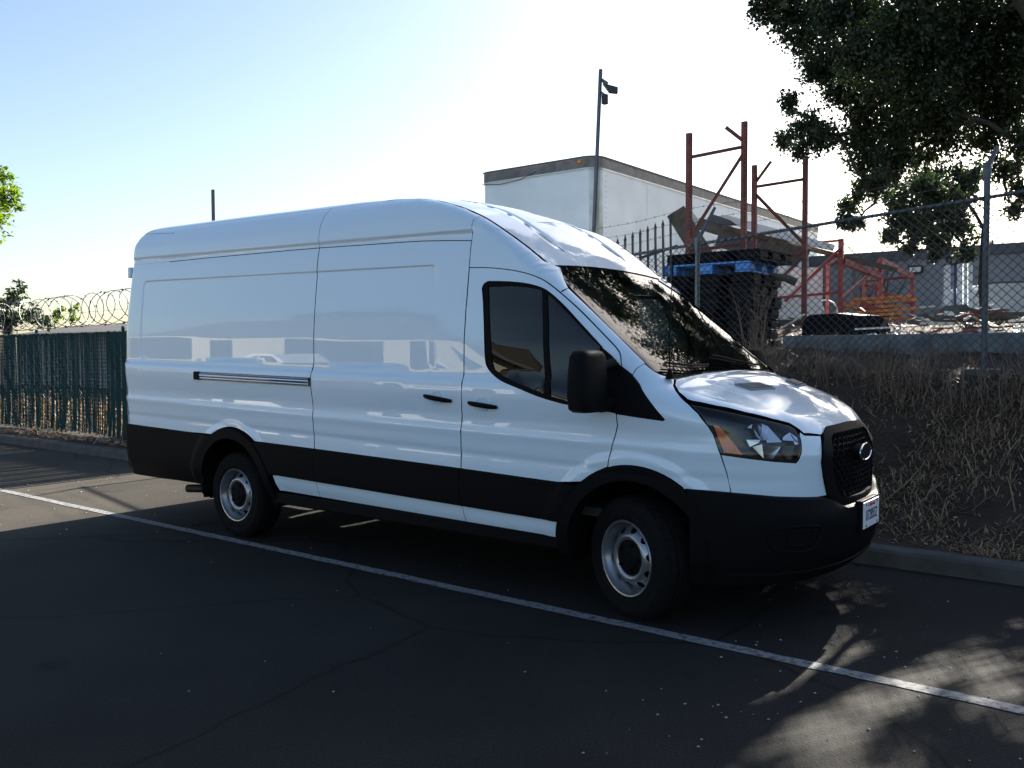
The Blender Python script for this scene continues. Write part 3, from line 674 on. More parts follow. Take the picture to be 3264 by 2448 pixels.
# --- handles, rail, tail lamps, mirrors
def handle(x0, x1_, z0, z1, door):
    for sg, par in zip((-1, 1), door):
        xm, zm = (x0 + x1_) / 2, (z0 + z1) / 2
        P = surf(np.array([[x, z0 + (z1 - z0) * (x - x0) / (x1_ - x0)] for x in np.linspace(x0, x1_, 9)]), 'side')
        mb = MB(); out = [0.004, .020, .027, .029, .029, .029, .027, .020, .004]
        pts = [Vector((p[0], sg * (abs(p[1]) + o), p[2])) for p, o in zip(P, out)]
        mb.tube(pts, [.010, .014, .0155, .016, .016, .016, .0155, .014, .010], 10); mb.build('door_handle', PLAST, par, True)
        mb = MB(); Pc = surf(np.array([[xm, zm + .012]]), 'side')[0]
        ring = [(xm + .052 * math.cos(t), sg * (abs(Pc[1]) + .002), zm + .006 + .040 * math.sin(t)) for t in np.linspace(0, 2 * math.pi, 28)]
        mb.tube(ring, .004, 5); mb.build('handle_cup', PAINT, par, True)
handle(-1.556, -1.318, 1.240, 1.211, DOOR_S); handle(-1.172, -.940, 1.206, 1.184, DOOR_F)
for sg in (-1, 1):
    y = 1.030
    RL = mesh_obj('slide_rail', *(lambda m: (m.v, m.f))(MB().prism([(-4.205, sg * y, 1.368), (-4.205, sg * y, 1.302), (-2.722, sg * y, 1.276), (-2.722, sg * y, 1.342)], (0, 0, 0), (0, sg * .004, 0))), DARKG, VAN)
    for za, zb, ra_ in ((1.354, 1.330, .0085), (1.338, 1.312, .010), (1.317, 1.290, .0075)):
        mb = MB(); mb.tube([(-4.13, sg * (y + .010), za), (-2.73, sg * (y + .010), zb)], ra_, 8); mb.build('rail_bar', CHROME if ra_ != .0085 else STEEL, RL, True)
    mb = MB(); mb.box((-4.215, min(sg * y, sg * (y + .022)), 1.300), (-4.135, max(sg * y, sg * (y + .022)), 1.370), .006); mb.build('rail_cap', PLAST, RL)
    zt = np.linspace(.88, 1.46, 10); ex = edge_x(zt, .93)
    mb = MB(); yb = .93
    for k in range(9):
        pass
    vsx = []
    for z, x in zip(zt, ex):
        w_ = float(Wside(np.array([x + .06]), np.array([z]))[0])
        vsx += [(x + .10, sg * (w_ + .004), z), (x - .005, sg * (yb + .012), z), (x - .05, sg * .86, z), (x - .055, sg * .80, z)]
    fs = [(i * 4 + k, i * 4 + k + 1, i * 4 + k + 5, i * 4 + k + 4) for i in range(9) for k in range(3)]
    mesh_obj('tail_lamp', vsx, fs if sg < 0 else [f[::-1] for f in fs], REDLENS, VAN, True)
# rear face: two doors, bumper
for sg in (-1, 1):
    rd = [(sg * .004, .88), (sg * .875, .88), (sg * .875, 1.6), (sg * .84, 2.2), (sg * .76, 2.50), (sg * .004, 2.55)]
    dd = panel('rear_door', rd, 'rear', PAINT, both=False, off=.004, step=.06)[0]
    for z in (.98, 1.75, 2.28):
        mb = MB(); x = float(edge_x([z], .86)[0]); mb.box((x - .035, min(sg * .82, sg * .93), z - .05), (x + .01, max(sg * .82, sg * .93), z + .05), .012); mb.build('door_hinge', PAINT, dd)
az_ = np.linspace(math.radians(176), math.radians(300), 44); el_ = np.linspace(math.radians(2), math.radians(84), 26)
Cc = np.array([-5.02, -.45, 2.30]); dirs = np.array([(math.cos(a) * math.cos(e), math.sin(a) * math.cos(e), math.sin(e)) for a in az_ for e in el_])
Pc_, ok_ = cast_n(Cc + dirs * 1.5, -dirs, 1.5, -.002, 120); Nc_ = grad(*Pc_.T); n_e = len(el_)
fc_ = [(i * n_e + k, (i + 1) * n_e + k, (i + 1) * n_e + k + 1, i * n_e + k + 1) for i in range(len(az_) - 1) for k in range(n_e - 1)]
for sg in (-1, 1):
    m_ = np.array([1, -sg, 1]); mesh_obj('corner_panel', Pc_ * m_, fc_ if sg < 0 else [f[::-1] for f in fc_], PAINT, VAN, True, None, Nc_ * m_)
top_cap = [(-.80, 2.50), (.80, 2.50), (.76, 2.60), (.6, 2.655), (0, 2.68), (-.6, 2.655), (-.76, 2.60)]
panel('rear_header', top_cap, 'rear', PAINT, both=False, step=.05, gap=.001)
mb = MB(); mb.box((-5.60, -.90, .42), (-5.45, .90, .845), .04); mb.build('rear_bumper', PLAST, VAN, True)
for sg in (-1, 1):          # mirrors
    mb = MB(); bm = bmesh.new()
    prof = [(1.196, .105, .095), (1.215, .140, .112), (1.30, .150, .118), (1.42, .143, .112), (1.50, .132, .102), (1.530, .105, .085), (1.540, .06, .05)]
    vsm = []; nseg = 24
    for z, a, b in prof:
        cx = -.165 - .02 * (z - 1.2); cy = 1.175 - .02 * (z - 1.2)
        for k in range(nseg):
            t = 2 * math.pi * k / nseg; c, s = math.cos(t), math.sin(t); e = .42
            lx = b * .62 * math.copysign(abs(c) ** e, c); ly = a * math.copysign(abs(s) ** e, s)
            if lx > 0: lx *= 1.0 - .25 * (abs(ly) / a) ** 2
            vsm.append((cx + lx, sg * (cy + ly + .10 * lx), z))
    fs = [(i * nseg + k, i * nseg + (k + 1) % nseg, (i + 1) * nseg + (k + 1) % nseg, (i + 1) * nseg + k) for i in range(len(prof) - 1) for k in range(nseg)]
    fs += [tuple(range(nseg))[::-1], tuple((len(prof) - 1) * nseg + k for k in range(nseg))]
    if sg > 0: fs = [f[::-1] for f in fs]
    MR = mesh_obj('wing_mirror', vsm, [f[::-1] for f in fs], PLAST, VAN, True); MR.data.set_sharp_from_angle(angle=math.radians(50))
    mb = MB(); mb.box((-.232, sg * 1.175 - .095, 1.25), (-.222, sg * 1.175 + .095, 1.48), .004); mb.build('mirror_glass', CHROME, MR)
    mb = MB(); mb.tube([(-.13, sg * .99, 1.235), (-.15, sg * 1.08, 1.225)], [.045, .04], 10); mb.build('mirror_arm', PLAST, MR, True); mb = MB(); mb.tube([(-.14, sg * .96, 1.46), (-.15, sg * 1.08, 1.44)], [.035, .03], 10); mb.build('mirror_arm', PLAST, MR, True)
# --- antenna, wipers, plate
mb = MB(); mb.lathe([(.0, .0), (.026, .002), (.022, .02), (.012, .045), (.006, .06)], 14, (.142, -.805, 1.372), 'z'); mb.tube([(.142, -.805, 1.42), (.128, -.79, 1.62), (.132, -.78, 1.80), (.145, -.772, 2.05)], [.0045, .0035, .003, .0028], 6); mb.build('antenna', PLAST, VAN, True)
for ya, yb2, xa2 in ((-.42, -.10, .0), (.55, .02, .0)):
    q = np.array([[.125, ya if ya < 0 else .50], [.115, (ya + yb2) / 2], [.09, yb2]])
for pts in ([(.128, -.30), (.112, -.52), (.060, -.74)], [(.130, .46), (.120, .20), (.085, -.06), (.075, -.16)]):
    P = surf(np.array(pts), 'top'); N = grad(*P.T); mb = MB(); q = [Vector(p + n * (.022 + .004 * k)) for k, (p, n) in enumerate(zip(P, N))]
    mb.tube(q, .007, 6); q2 = [Vector(p + n * .008) for p, n in zip(P, N)]; mb.tube(q2[:], .005, 5); mb.build('wiper', PLAST, VAN, True)
PX = 1.022
PB = mesh_obj('licence_plate', *(lambda m: (m.v, m.f))(MB().box((PX, -.1525, .512), (PX + .006, .1525, .664), .003)), PLATE, VAN)
def text(body, size, loc, rot, mat, name, parent, ext=.0008, sx=1.):
    cu = bpy.data.curves.new(name, 'FONT'); cu.body = body; cu.size = size; cu.align_x = 'CENTER'; cu.align_y = 'CENTER'; cu.extrude = ext
    o = bpy.data.objects.new(name, cu); COL.objects.link(o); dg = bpy.context.evaluated_depsgraph_get(); me = bpy.data.meshes.new_from_object(o.evaluated_get(dg))
    me.transform(Matrix.Translation(loc) @ rot.to_4x4() @ Matrix.Diagonal((sx, 1, 1, 1))); bpy.data.objects.remove(o, do_unlink=True)
    me.materials.clear(); me.materials.append(mat); t = bpy.data.objects.new(name, me); COL.objects.link(t); adopt(t, parent); return t
RF = Matrix(((0, 0, 1), (1, 0, 0), (0, 1, 0)))
text('07285S2', .088, (PX + .0068, 0, .582), RF, NAVY, 'plate_number', PB, sx=.74)
text('California', .034, (PX + .0068, 0, .643), RF, REDINK, 'plate_state', PB)
mb = MB()
for y, z in ((-.105, .648), (.105, .648), (-.105, .527), (.105, .527)): mb.tube([(PX + .005, y, z), (PX + .009, y, z)], .006, 8)
mb.build('plate_bolt', DARKG, PB)
mb = MB(); mb.box((.985, -.175, .492), (PX - .001, .175, .676), .006); mb.build('plate_holder', PLAST, VAN)
# --- wheels
def wheel(x, sg, steer, y0):
    W = thing('wheel', None, None, (0, 0, 0)); W.parent = VAN; W.location = Vector((x, sg * y0, .352)) - VAN.location; W.rotation_euler = (0, 0, steer); del_keys = None
    WLOC[W] = Vector((0, 0, 0))
    def put(mb, name, mat, sm=True):
        if sg > 0: mb.v = [Vector((v.x, -v.y, v.z)) for v in mb.v]; mb.f = [f[::-1] for f in mb.f]
        o = mesh_obj(name, mb.v, mb.f, mat, None, sm); o.parent = W
        if sm: o.data.set_sharp_from_angle(angle=math.radians(40))
        return o
    tp = [(.205, -.09), (.216, -.008), (.225, .004), (.245, .0105), (.252, .0115), (.256, .0095), (.290, .0125), (.296, .0145), (.302, .0125), (.322, .004), (.338, -.012), (.348, -.030), (.3525, -.046), (.3525, -.066), (.344, -.068), (.344, -.074), (.3525, -.076), (.3535, -.108), (.345, -.110), (.345, -.118), (.3535, -.120), (.3535, -.150), (.345, -.152), (.345, -.160), (.3525, -.162), (.3525, -.182), (.345, -.20), (.32, -.225), (.21, -.225)]
    mb = MB(); mb.lathe([(r, -h) for r, h in tp], 64); put(mb, 'tyre', RUBBER)
    # shoulder blocks of the tread
    mb = MB()
    for k in range(64):
        t = 2 * math.pi * k / 64; c, s = math.cos(t), math.sin(t); t2 = t + .035
        mb.bar((.341 * c, .014, .341 * s), (.352 * c, .062, .352 * s), .018, .012, up=(c, 0, s))
    put(mb, 'tread_block', RUBBER, False)['kind'] = 'stuff'
    mb = MB(); mb.lathe([(.2155, .004), (.2195, -.004), (.2155, -.010), (.207, -.008), (.203, .004), (.198, .022), (.186, .034), (.182, .060), (.181, .12)], 64); put(mb, 'rim', STEEL)
    # disc with vent holes
    outer = [(.183 * math.cos(t), .183 * math.sin(t)) for t in np.linspace(0, 2 * math.pi, 73)[:-1]]
    hs = []
    for k in range(10):
        a = 2 * math.pi * (k + .3) / 10
        hs.append([(.160 * math.cos(a) + .0175 * math.cos(t) * math.cos(a) - .0215 * math.sin(t) * math.sin(a), .160 * math.sin(a) + .0175 * math.cos(t) * math.sin(a) + .0215 * math.sin(t) * math.cos(a)) for t in np.linspace(0, 2 * math.pi, 15)[:-1]])
    inner = [(.095 * math.cos(t), .095 * math.sin(t)) for t in np.linspace(0, 2 * math.pi, 49)[:-1]]
    v2, f2 = tri2d(outer, hs + [inner], .011)
    rr = np.hypot(v2[:, 0], v2[:, 1]); dep = np.interp(rr, [.095, .112, .122, .135, .160, .175, .183], [.030, .016, .013, .018, .040, .058, .066])
    mb = MB(); mb.v = [Vector((a, d, b)) for (a, b), d in zip(v2, dep)]; mb.f = [tuple(f) for f in f2]; put(mb, 'wheel_disc', STEEL)
    mb = MB(); mb.lathe([(.0, .006), (.03, .006), (.036, .012), (.062, .014), (.066, .018), (.096, .026), (.112, .020), (.1125, .024)], 48)
    for k in range(5):
        a = 2 * math.pi * k / 5; mb.tube([(.078 * math.cos(a), .02, .078 * math.sin(a)), (.078 * math.cos(a), .004, .078 * math.sin(a))], .010, 8)
    put(mb, 'hub_cap', PLAST)
    mb = MB(); mb.lathe([(.182, .10), (.0, .10)], 32); put(mb, 'brake_drum', SEAMB)
    return W
for nm in (): pass
wheel(-.045, -1, math.radians(-20), .968); wheel(.0, 1, math.radians(-20), .968)
wheel(-3.75, -1, 0, .968); wheel(-3.75, 1, 0, .968)
# --- underside, wheel wells, exhaust
mb = MB()
mb.box((-5.4, -.62, .40), (.70, .62, .47)); mb.box((-5.4, -.88, .44), (-4.32, .90, .47)); mb.box((-3.2, -.90, .40), (-.55, .90, .47)); mb.build('underbody', SEAMB, VAN)
mb = MB(); mb.tube([(-3.75, -.8, .352), (-3.75, .8, .352)], .055, 10); mb.tube([(-3.75, 0, .20), (-3.75, 0, .50)], [.1, .13], 12); mb.box((-2.6, -.35, .27), (-1.7, .25, .42)); mb.tube([(.0, -.75, .33), (0, .75, .33)], .05, 8); mb.build('axle', SEAMB, VAN)
for cx in (-3.745, .012):
    for sg in (-1, 1):
        mb = MB(); n = 24; ra2 = .455
        a = [(cx + ra2 * math.cos(t), sg * .985, .38 + ra2 * math.sin(t)) for t in np.linspace(-.2, math.pi + .2, n)]; b = [(p[0], sg * .56, p[2]) for p in a]
        mb.add(a + b, [(i, i + 1, n + i + 1, n + i) for i in range(n - 1)])
        if cx > -1: mb.add(b, [tuple(range(n))])
        mb.build('wheel_well', SEAMB, VAN)
mb = MB(); mb.tube([(-4.84, -.72, .272), (-4.35, -.68, .315), (-4.1, -.60, .36), (-3.0, -.45, .38)], .038, 14); mb.tube([(-4.843, -.7202, .2717), (-4.80, -.717, .2755)], .033, 12); mb.build('exhaust', M('exhaust_soot', (.02, .019, .018), .6, metal=.4), VAN, True)
# --- cab interior seen through the windscreen
mb = MB(); mb.box((-1.9, -.88, .55), (.25, .88, .60)); mb.build('cab_floor', CABIN, VAN)
mb = MB()
mb.add([(-.36, -.86, 1.18), (-.36, .86, 1.18), (-.20, .86, 1.30), (-.20, -.86, 1.30), (.10, -.80, 1.345), (.10, .80, 1.345), (.12, .8, .7), (.12, -.8, .7), (-.30, .86, .75), (-.30, -.86, .75)], [(0, 1, 2, 3), (3, 2, 5, 4), (4, 5, 6, 7), (9, 8, 1, 0)]); mb.build('dashboard', CABIN, VAN)
mb = MB(); mb.box((-1.62, -.90, .6), (-1.59, .90, 2.10)); 
BK = mb.build('bulkhead', CABLT, VAN)
mb = MB()
for k in range(12): mb.box((-1.59, -.83 + k * .15, .65), (-1.572, -.775 + k * .15, 2.05), .004)
mb.build('bulkhead_rib', CABIN, BK)
for y in (-.62, -.22, .52):
    ST = mesh_obj('cab_seat', *(lambda m: (m.v, m.f))(MB().box((-1.15, y - .22, .78), (-.62, y + .22, .95), .05)), CABIN, VAN, True)
    mb = MB(); mb.add([(-1.12, y - .22, .92), (-1.12, y + .22, .92), (-1.30, y + .19, 1.52), (-1.30, y - .19, 1.52), (-1.26, y - .22, .92), (-1.26, y + .22, .92), (-1.42, y + .19, 1.52), (-1.42, y - .19, 1.52)], [(0, 1, 2, 3), (5, 4, 7, 6), (3, 2, 6, 7), (1, 5, 6, 2), (4, 0, 3, 7)]); mb.build('seat_back', CABIN, ST)
    mb = MB(); mb.box((-1.42, y - .12, 1.55), (-1.31, y + .12, 1.74), .03); mb.build('head_restraint', CABIN, ST, True)
mb = MB(); c_ = Vector((-.46, .42, 1.22)); ax = Vector((-.8, 0, .6)); e1 = Vector((0, 1, 0)); e2 = ax.cross(e1).normalized()
mb.tube([c_ + (e1 * math.cos(t) + e2 * math.sin(t)) * .19 for t in np.linspace(0, 2 * math.pi, 33)], .015, 8); mb.tube([c_, c_ + Vector((.25, 0, -.18))], .03, 8); mb.tube([c_ - e1 * .18, c_ + e1 * .18], .014, 6); mb.build('steering_wheel', CABIN, VAN, True)
mb = MB(); mb.box((-1.6, -.84, 2.05), (-.78, .84, 2.09)); mb.build('headliner', CABIN, VAN)
mb = MB(); mb.box((-.66, -.13, 1.86), (-.62, .13, 1.94), .012); mb.build('rear_view_mirror', CABIN, VAN, True)
for y in (-.42, .42):
    mb = MB(); mb.add([(-.70, y - .2, 2.03), (-.70, y + .2, 2.03), (-.62, y + .2, 1.93), (-.62, y - .2, 1.93)], [(0, 1, 2, 3)]); mb.build('sun_visor', CABIN, VAN)

# ================================================================== ground
def ground_z(x, y):
    x = np.asarray(x, float); y = np.asarray(y, float)
    ramp = sst(1.40, 3.45, y) * 1.20
    far = .24 * sst(3.5, 5.2, y) + .36 * sst(6, 10, y)
    side = sst(-9.5, -6.0, x)
    bump = .035 * np.sin(3.1 * x + 1.7 * y) * np.sin(2.3 * y - .7 * x) + .02 * np.sin(7.3 * x) * np.sin(6.1 * y + 1)
    return .118 + side * (ramp + far) + (1 - side) * .02 * np.clip(y - 2, 0, 10) + bump * sst(1.35, 1.9, y) * np.where(y < 6, 1, .6) * (.35 + .65 * side)
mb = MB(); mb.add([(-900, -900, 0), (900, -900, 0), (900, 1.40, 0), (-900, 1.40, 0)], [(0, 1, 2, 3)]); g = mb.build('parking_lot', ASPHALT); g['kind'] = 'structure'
xs = np.concatenate([np.linspace(-900, -40, 12)[:-1], np.linspace(-40, -8, 60)[:-1], np.linspace(-8, 7, 150)[:-1], np.linspace(7, 30, 40)[:-1], np.linspace(30, 900, 12)])
ys = np.concatenate([np.linspace(1.33, 4.2, 42)[:-1], np.linspace(4.2, 12, 40)[:-1], np.linspace(12, 40, 20)[:-1], np.linspace(40, 900, 10)])
gx_, gy_ = np.meshgrid(xs, ys); gz_ = ground_z(gx_, gy_); nx, ny = len(xs), len(ys)
V = np.stack([gx_.ravel(), gy_.ravel(), gz_.ravel()], 1)
Fg = [(j * nx + i, j * nx + i + 1, (j + 1) * nx + i + 1, (j + 1) * nx + i) for j in range(ny - 1) for i in range(nx - 1)]
g = mesh_obj('embankment', V, Fg, SOIL, None, True); g['kind'] = 'structure'
# kerb: one stone per 3 m
KERB = thing('kerb', None, None, (0, 1.25, 0)); KERB['kind'] = 'structure'
for k in range(-11, 6):
    x0 = k * 3.05 + .4; mb = MB()
    prof = [(1.183, 0), (1.196, .095), (1.212, .116), (1.235, .122), (1.345, .124), (1.345, 0)]
    a = [(x0 + .006, y, z) for y, z in prof]; b = [(x0 + 3.044, y, z) for y, z in prof]; n = len(prof)
    mb.add(a + b, [(i, i + 1, n + i + 1, n + i) for i in range(n - 1)] + [tuple(range(n)), tuple(range(n, 2 * n))[::-1]]); mb.build('kerb_stone', CONC, KERB)
# parking lines, slightly worn edges
def stripe(name, x0, x1_, y, w, z=.004):
    n = int((x1_ - x0) / .12); xs_ = np.linspace(x0, x1_, n + 1); V = []
    for i, x in enumerate(xs_):
        j = RNG.normal(0, .0028, 2); V += [(x, y - w / 2 + j[0], z), (x, y + w / 2 + j[1], z)]
    o = mesh_obj(name, V, [(2 * i, 2 * i + 2, 2 * i + 3, 2 * i + 1) for i in range(n)], LINEP); o['kind'] = 'structure'
stripe('parking_line', -14.0, 9.0, -1.064, .09)
# ---------------------------------------------------------------- loose stuff on the ground
def flecks(name, X, Y, Z, size, mat, flat=.3):
    n = len(X); a = RNG.uniform(0, 2 * np.pi, n); L = RNG.uniform(.5, 1.3, n)[:, None] * size; W_ = L * RNG.uniform(.3, .6, (n, 1))
    tz = RNG.normal(0, flat, (n, 1)); d = np.concatenate([np.cos(a)[:, None], np.sin(a)[:, None], tz], 1); e = np.concatenate([-np.sin(a)[:, None], np.cos(a)[:, None], RNG.normal(0, flat, (n, 1))], 1)
    c = np.stack([X, Y, Z], 1); P = np.stack([c - d * L, c - e * W_, c + d * L, c + e * W_], 1).reshape(-1, 3); return quads_obj(name, P, 4, mat, None, 'stuff')
n = 260; X = RNG.uniform(-17, 1.0, n); flecks('leaf_litter', X, 1.36 + np.abs(RNG.normal(0, .2, n)), np.full(n, .165), .04, LITTER, .5)
n = 420; X = RNG.uniform(-14, -7.5, n); flecks('leaf_litter', X, 1.40 + np.abs(RNG.normal(0, .22, n)), np.full(n, .165), .045, LITTER, .5)
def pebbles(name, n, x, y, s):
    mb = MB()
    for _ in range(n):
        p = Vector((random.uniform(*x), random.uniform(*y), 0)); r = random.uniform(.4, 1.2) * s; h = r * .6
        a = random.random() * 6; q = [p + Vector((r * math.cos(a + t) * random.uniform(.7, 1.2), r * math.sin(a + t) * random.uniform(.7, 1.2), .0045)) for t in (0, 1.57, 3.14, 4.71)]
        mb.add(q + [p + Vector((0, 0, h + .004))], [(0, 1, 4), (1, 2, 4), (2, 3, 4), (3, 0, 4)])
    return mb.build(name, PEBBLE, None, kind='stuff')
pebbles('pebbles', 150, (-8.5, 2.4), (-4.2, 1.0), .007); pebbles('pebbles', 120, (.6, 2.6), (-3.4, -.6), .008); pebbles('pebbles', 60, (-8.5, -5), (-2, .8), .012)
# straw and dry grass on the bank
def blades(name, n, xr, yr, lmin, lmax, mat, stand=.25, w=.004, yb=1., clump=0., patchy=0.):
    X = RNG.uniform(*xr, n); Y = yr[0] + (yr[1] - yr[0]) * RNG.random(n) ** yb
    if clump:
        m = n // 30; cx = RNG.uniform(*xr, m); cy = RNG.uniform(*yr, m); k = RNG.integers(0, m, n); use = RNG.random(n) < clump
        X = np.where(use, cx[k] + RNG.normal(0, .06, n), X); Y = np.where(use, np.clip(cy[k] + RNG.normal(0, .05, n), yr[0], yr[1]), Y)
    if patchy:
        q = np.sin(2.1 * X + 1.3 * np.sin(1.7 * Y)) * np.sin(2.9 * Y + 1.1 * np.sin(2.3 * X)) + .6 * np.sin(5.3 * X + 2 * Y) * np.sin(4.7 * Y - X) + RNG.normal(0, .45, n)
        k = q > patchy - .9; X, Y = X[k], Y[k]; n = len(X)
    Z = ground_z(X, Y); a = RNG.uniform(0, 2 * np.pi, n); L = RNG.uniform(lmin, lmax, n) * (RNG.uniform(.4, 1.0, n)); up = np.abs(RNG.normal(0, stand, n)) + .03
    d = np.stack([np.cos(a), np.sin(a), up], 1); d /= np.linalg.norm(d, axis=1, keepdims=True)
    s = np.stack([-np.sin(a), np.cos(a), np.zeros(n)], 1) * (w * RNG.uniform(.6, 1.4, n))[:, None]
    sl = (ground_z(X + d[:, 0] * L, Y + d[:, 1] * L) - Z) / L; d[:, 2] += sl
    p0 = np.stack([X, Y, Z - .004], 1); bend = np.stack([RNG.normal(0, .12, n), RNG.normal(0, .12, n), RNG.normal(0, .10, n)], 1)
    p1 = p0 + d * (L * .5)[:, None] + bend * (L * .35)[:, None] + np.array([0, 0, .008]); p2 = p0 + d * L[:, None]
    P = np.stack([p0 - s, p1 - s, p1 + s, p0 + s, p1 - s, p2, p2, p1 + s], 1).reshape(-1, 3)
    P2 = np.stack([p0 - s, p1 - s, p1 + s, p0 + s], 1).reshape(-1, 3); P3 = np.stack([p1 - s, p2 - s * .3, p2 + s * .3, p1 + s], 1).reshape(-1, 3)
    return quads_obj(name, np.concatenate([P2, P3]), 4, mat, None, 'stuff')
blades('dry_straw', 34000, (-2.6, 6.0), (1.42, 3.4), .05, .17, STRAW, .16, .0038, 1., .35, .9)
blades('dry_straw', 5000, (-2.6, 6.0), (1.40, 3.2), .05, .16, STRAW, .7, .004, 1., .95, .8)
blades('dry_straw', 700, (-2.6, 6.0), (1.5, 3.4), .25, .55, STRAW, .10, .004)
n = 1500; X = RNG.uniform(-2.6, 6.0, n); Y = RNG.uniform(1.4, 3.5, n); flecks('leaf_litter', X, Y, ground_z(X, Y) + .012, .022, LITTER, .4)
blades('dry_brush', 16000, (-2.6, 7.0), (2.75, 3.9), .10, .40, DRYB, 2.0, .0028, 1., .3, .75)
blades('dry_brush', 9000, (-5.0, 8.0), (3.6, 6.0), .08, .30, DRYB, 1.6, .0035, 1., .3, .7)
blades('dry_brush', 9000, (-6.0, 9.0), (6.0, 12.0), .05, .20, DRYB, .8, .006)
blades('dry_straw', 500, (-16, -7.6), (1.42, 2.0), .04, .14, STRAW, .3, .004)
blades('dry_straw', 9000, (-22, -5.5), (2.2, 5.5), .15, .55, STRAW, 1.6, .007)
def weed(x, y, h, n, label):
    z0 = float(ground_z(x, y)); mb = MB()
    for _ in range(n):
        a = random.random() * 6.28; sp = random.uniform(.05, .42); L = h * random.uniform(.6, 1.1); p = [Vector((x + random.gauss(0, .05), y + random.gauss(0, .05), z0 - .02))]
        d = Vector((math.cos(a) * sp, math.sin(a) * sp, 1)).normalized()
        for k in range(5): d = (d + Vector((random.gauss(0, .09), random.gauss(0, .09), .05))).normalized(); p.append(p[-1] + d * L / 5)
        mb.tube(p, [.0045, .004, .0035, .003, .002, .001], 4, False)
        for k in (2, 3, 4):
            b = Vector((random.gauss(0, 1), random.gauss(0, 1), .9)).normalized(); mb.tube([p[k], p[k] + b * L * .12, p[k] + b * L * .2 + Vector((0, 0, .03))], [.0022, .0016, .001], 3, False)
    return tag(mb.build('dead_weed', DRYB), label, 'weed', 'dead weeds along the fence')
weed(-1.05, 3.25, .95, 12, 'tall bare dead weed in front of the black pallet stack'); weed(-.75, 3.0, .6, 8, 'short dead weed at the windscreen side of the bank top')
weed(-.25, 3.1, .55, 9, 'dead weed left of the low pale wall beyond the mesh'); weed(.25, 3.0, .5, 8, 'upright dead stalks below the red racks'); weed(.62, 3.05, .42, 6, 'small dead weed between the racks and the near fence post')
weed(1.75, 3.15, .45, 7, 'dead weed right of the near fence post')

# ================================================================== fences
def green_fence():
    FT = thing('green_fence', 'green slatted chain-link fence topped by razor wire behind the van tail', 'fence', (-13, 2.05, .13))
    x0, x1_ = -21.0, -8.1; z0, z1 = .16, 1.86; k = 0; x = x0
    me = {}
    while x < x1_ - .03:
        w = .0585; lean = RNG.normal(0, .008); top = z1 + RNG.uniform(-.02, .012); bot = z0 + (RNG.uniform(-.03, .03)); tw = RNG.normal(0, .13); c, s = math.cos(tw), math.sin(tw); bow = RNG.normal(0, .010); kick = RNG.normal(-.03, .022)
        mb = MB(); yv = 2.05; vs_ = []
        for t in (0, .12, .35, .7, 1):
            z = bot + (top - bot) * t; xc = x + lean * (1 - t) + bow * math.sin(math.pi * t) + (kick if t == 0 else kick * .35 if t == .12 else 0)
            for e in (-1, 1): vs_.append((xc + e * w / 2 * c, yv + e * w / 2 * s, z))
        mb.add(vs_, [(2 * i, 2 * i + 1, 2 * i + 3, 2 * i + 2) for i in range(4)]); o = mb.build('slat', GREENS, FT); x += .0605; k += 1
    for px in (-20.1, -17.1, -14.1, -11.1, -8.06):
        mb = MB(); mb.tube([(px, 2.09, .05), (px, 2.09, 1.92)], .030, 10); mb.tube([(px, 2.09, 1.92), (px, 2.09, 1.95)], [.036, .01], 10); mb.build('fence_post', GREENS, FT, True)
    mb = MB(); mb.tube([(x0, 2.085, 1.845), (x1_, 2.085, 1.845)], .02, 8); mb.build('top_rail', GREENS, FT, True)
    mb = MB(); p = .062
    def seg(a, b): mb.tube([a, b], .0022, 3, False)
    H = z1 - z0 + .04
    for i in range(int((x1_ - x0 + H) / p)):
        xa = x0 - H + i * p
        for sgn in (1, -1):
            a = Vector((xa, 2.032, z0 - .02)); b = Vector((xa + H, 2.032, z1 + .02))
            if a.x < x0: t = (x0 - a.x) / H; a = a.lerp(b, t)
            if b.x > x1_: t = (x1_ - xa) / H; b = Vector((x1_, 2.032, z0 - .02 + H * t))
            if sgn < 0: a.z, b.z = z0 + z1 - a.z, z0 + z1 - b.z
            if (b - a).length > .03: seg(a, b)
    mb.build('chain_link_mesh', WIREM, FT, kind='stuff')
    # razor wire coil
    pts = []; T_ = 42; R_ = .27
    for i in range(T_ * 20 + 1):
        t = i / 20; a = 2 * math.pi * t; pts.append((x0 + (x1_ + .5 - x0) * t / T_ + .09 * math.sin(a * 1.01 + t), 2.06 + R_ * math.cos(a), 2.10 + .005 * t + R_ * math.sin(a)))
    mb = MB(); mb.tube(pts, .0065, 4, False)
    for i in range(4, len(pts) - 1, 3):
        a, b = Vector(pts[i]), Vector(pts[i + 1]); d = (b - a).normalized(); u = (a - Vector((a.x, 2.06, 2.10))).normalized()
        mb.add([a - d * .03, a + u * .018, a + d * .03, a - u * .018], [(0, 1, 2, 3)])
    mb.build('razor_wire', GALV, FT)
    mb = MB(); mb.tube([(x0, 2.06, 2.12), (x1_ + .4, 2.06, 2.24)], .003, 4); mb.build('tension_wire', GALV, FT)
green_fence()
def FY(x): return 3.40 - .103 * (x - 1.03)
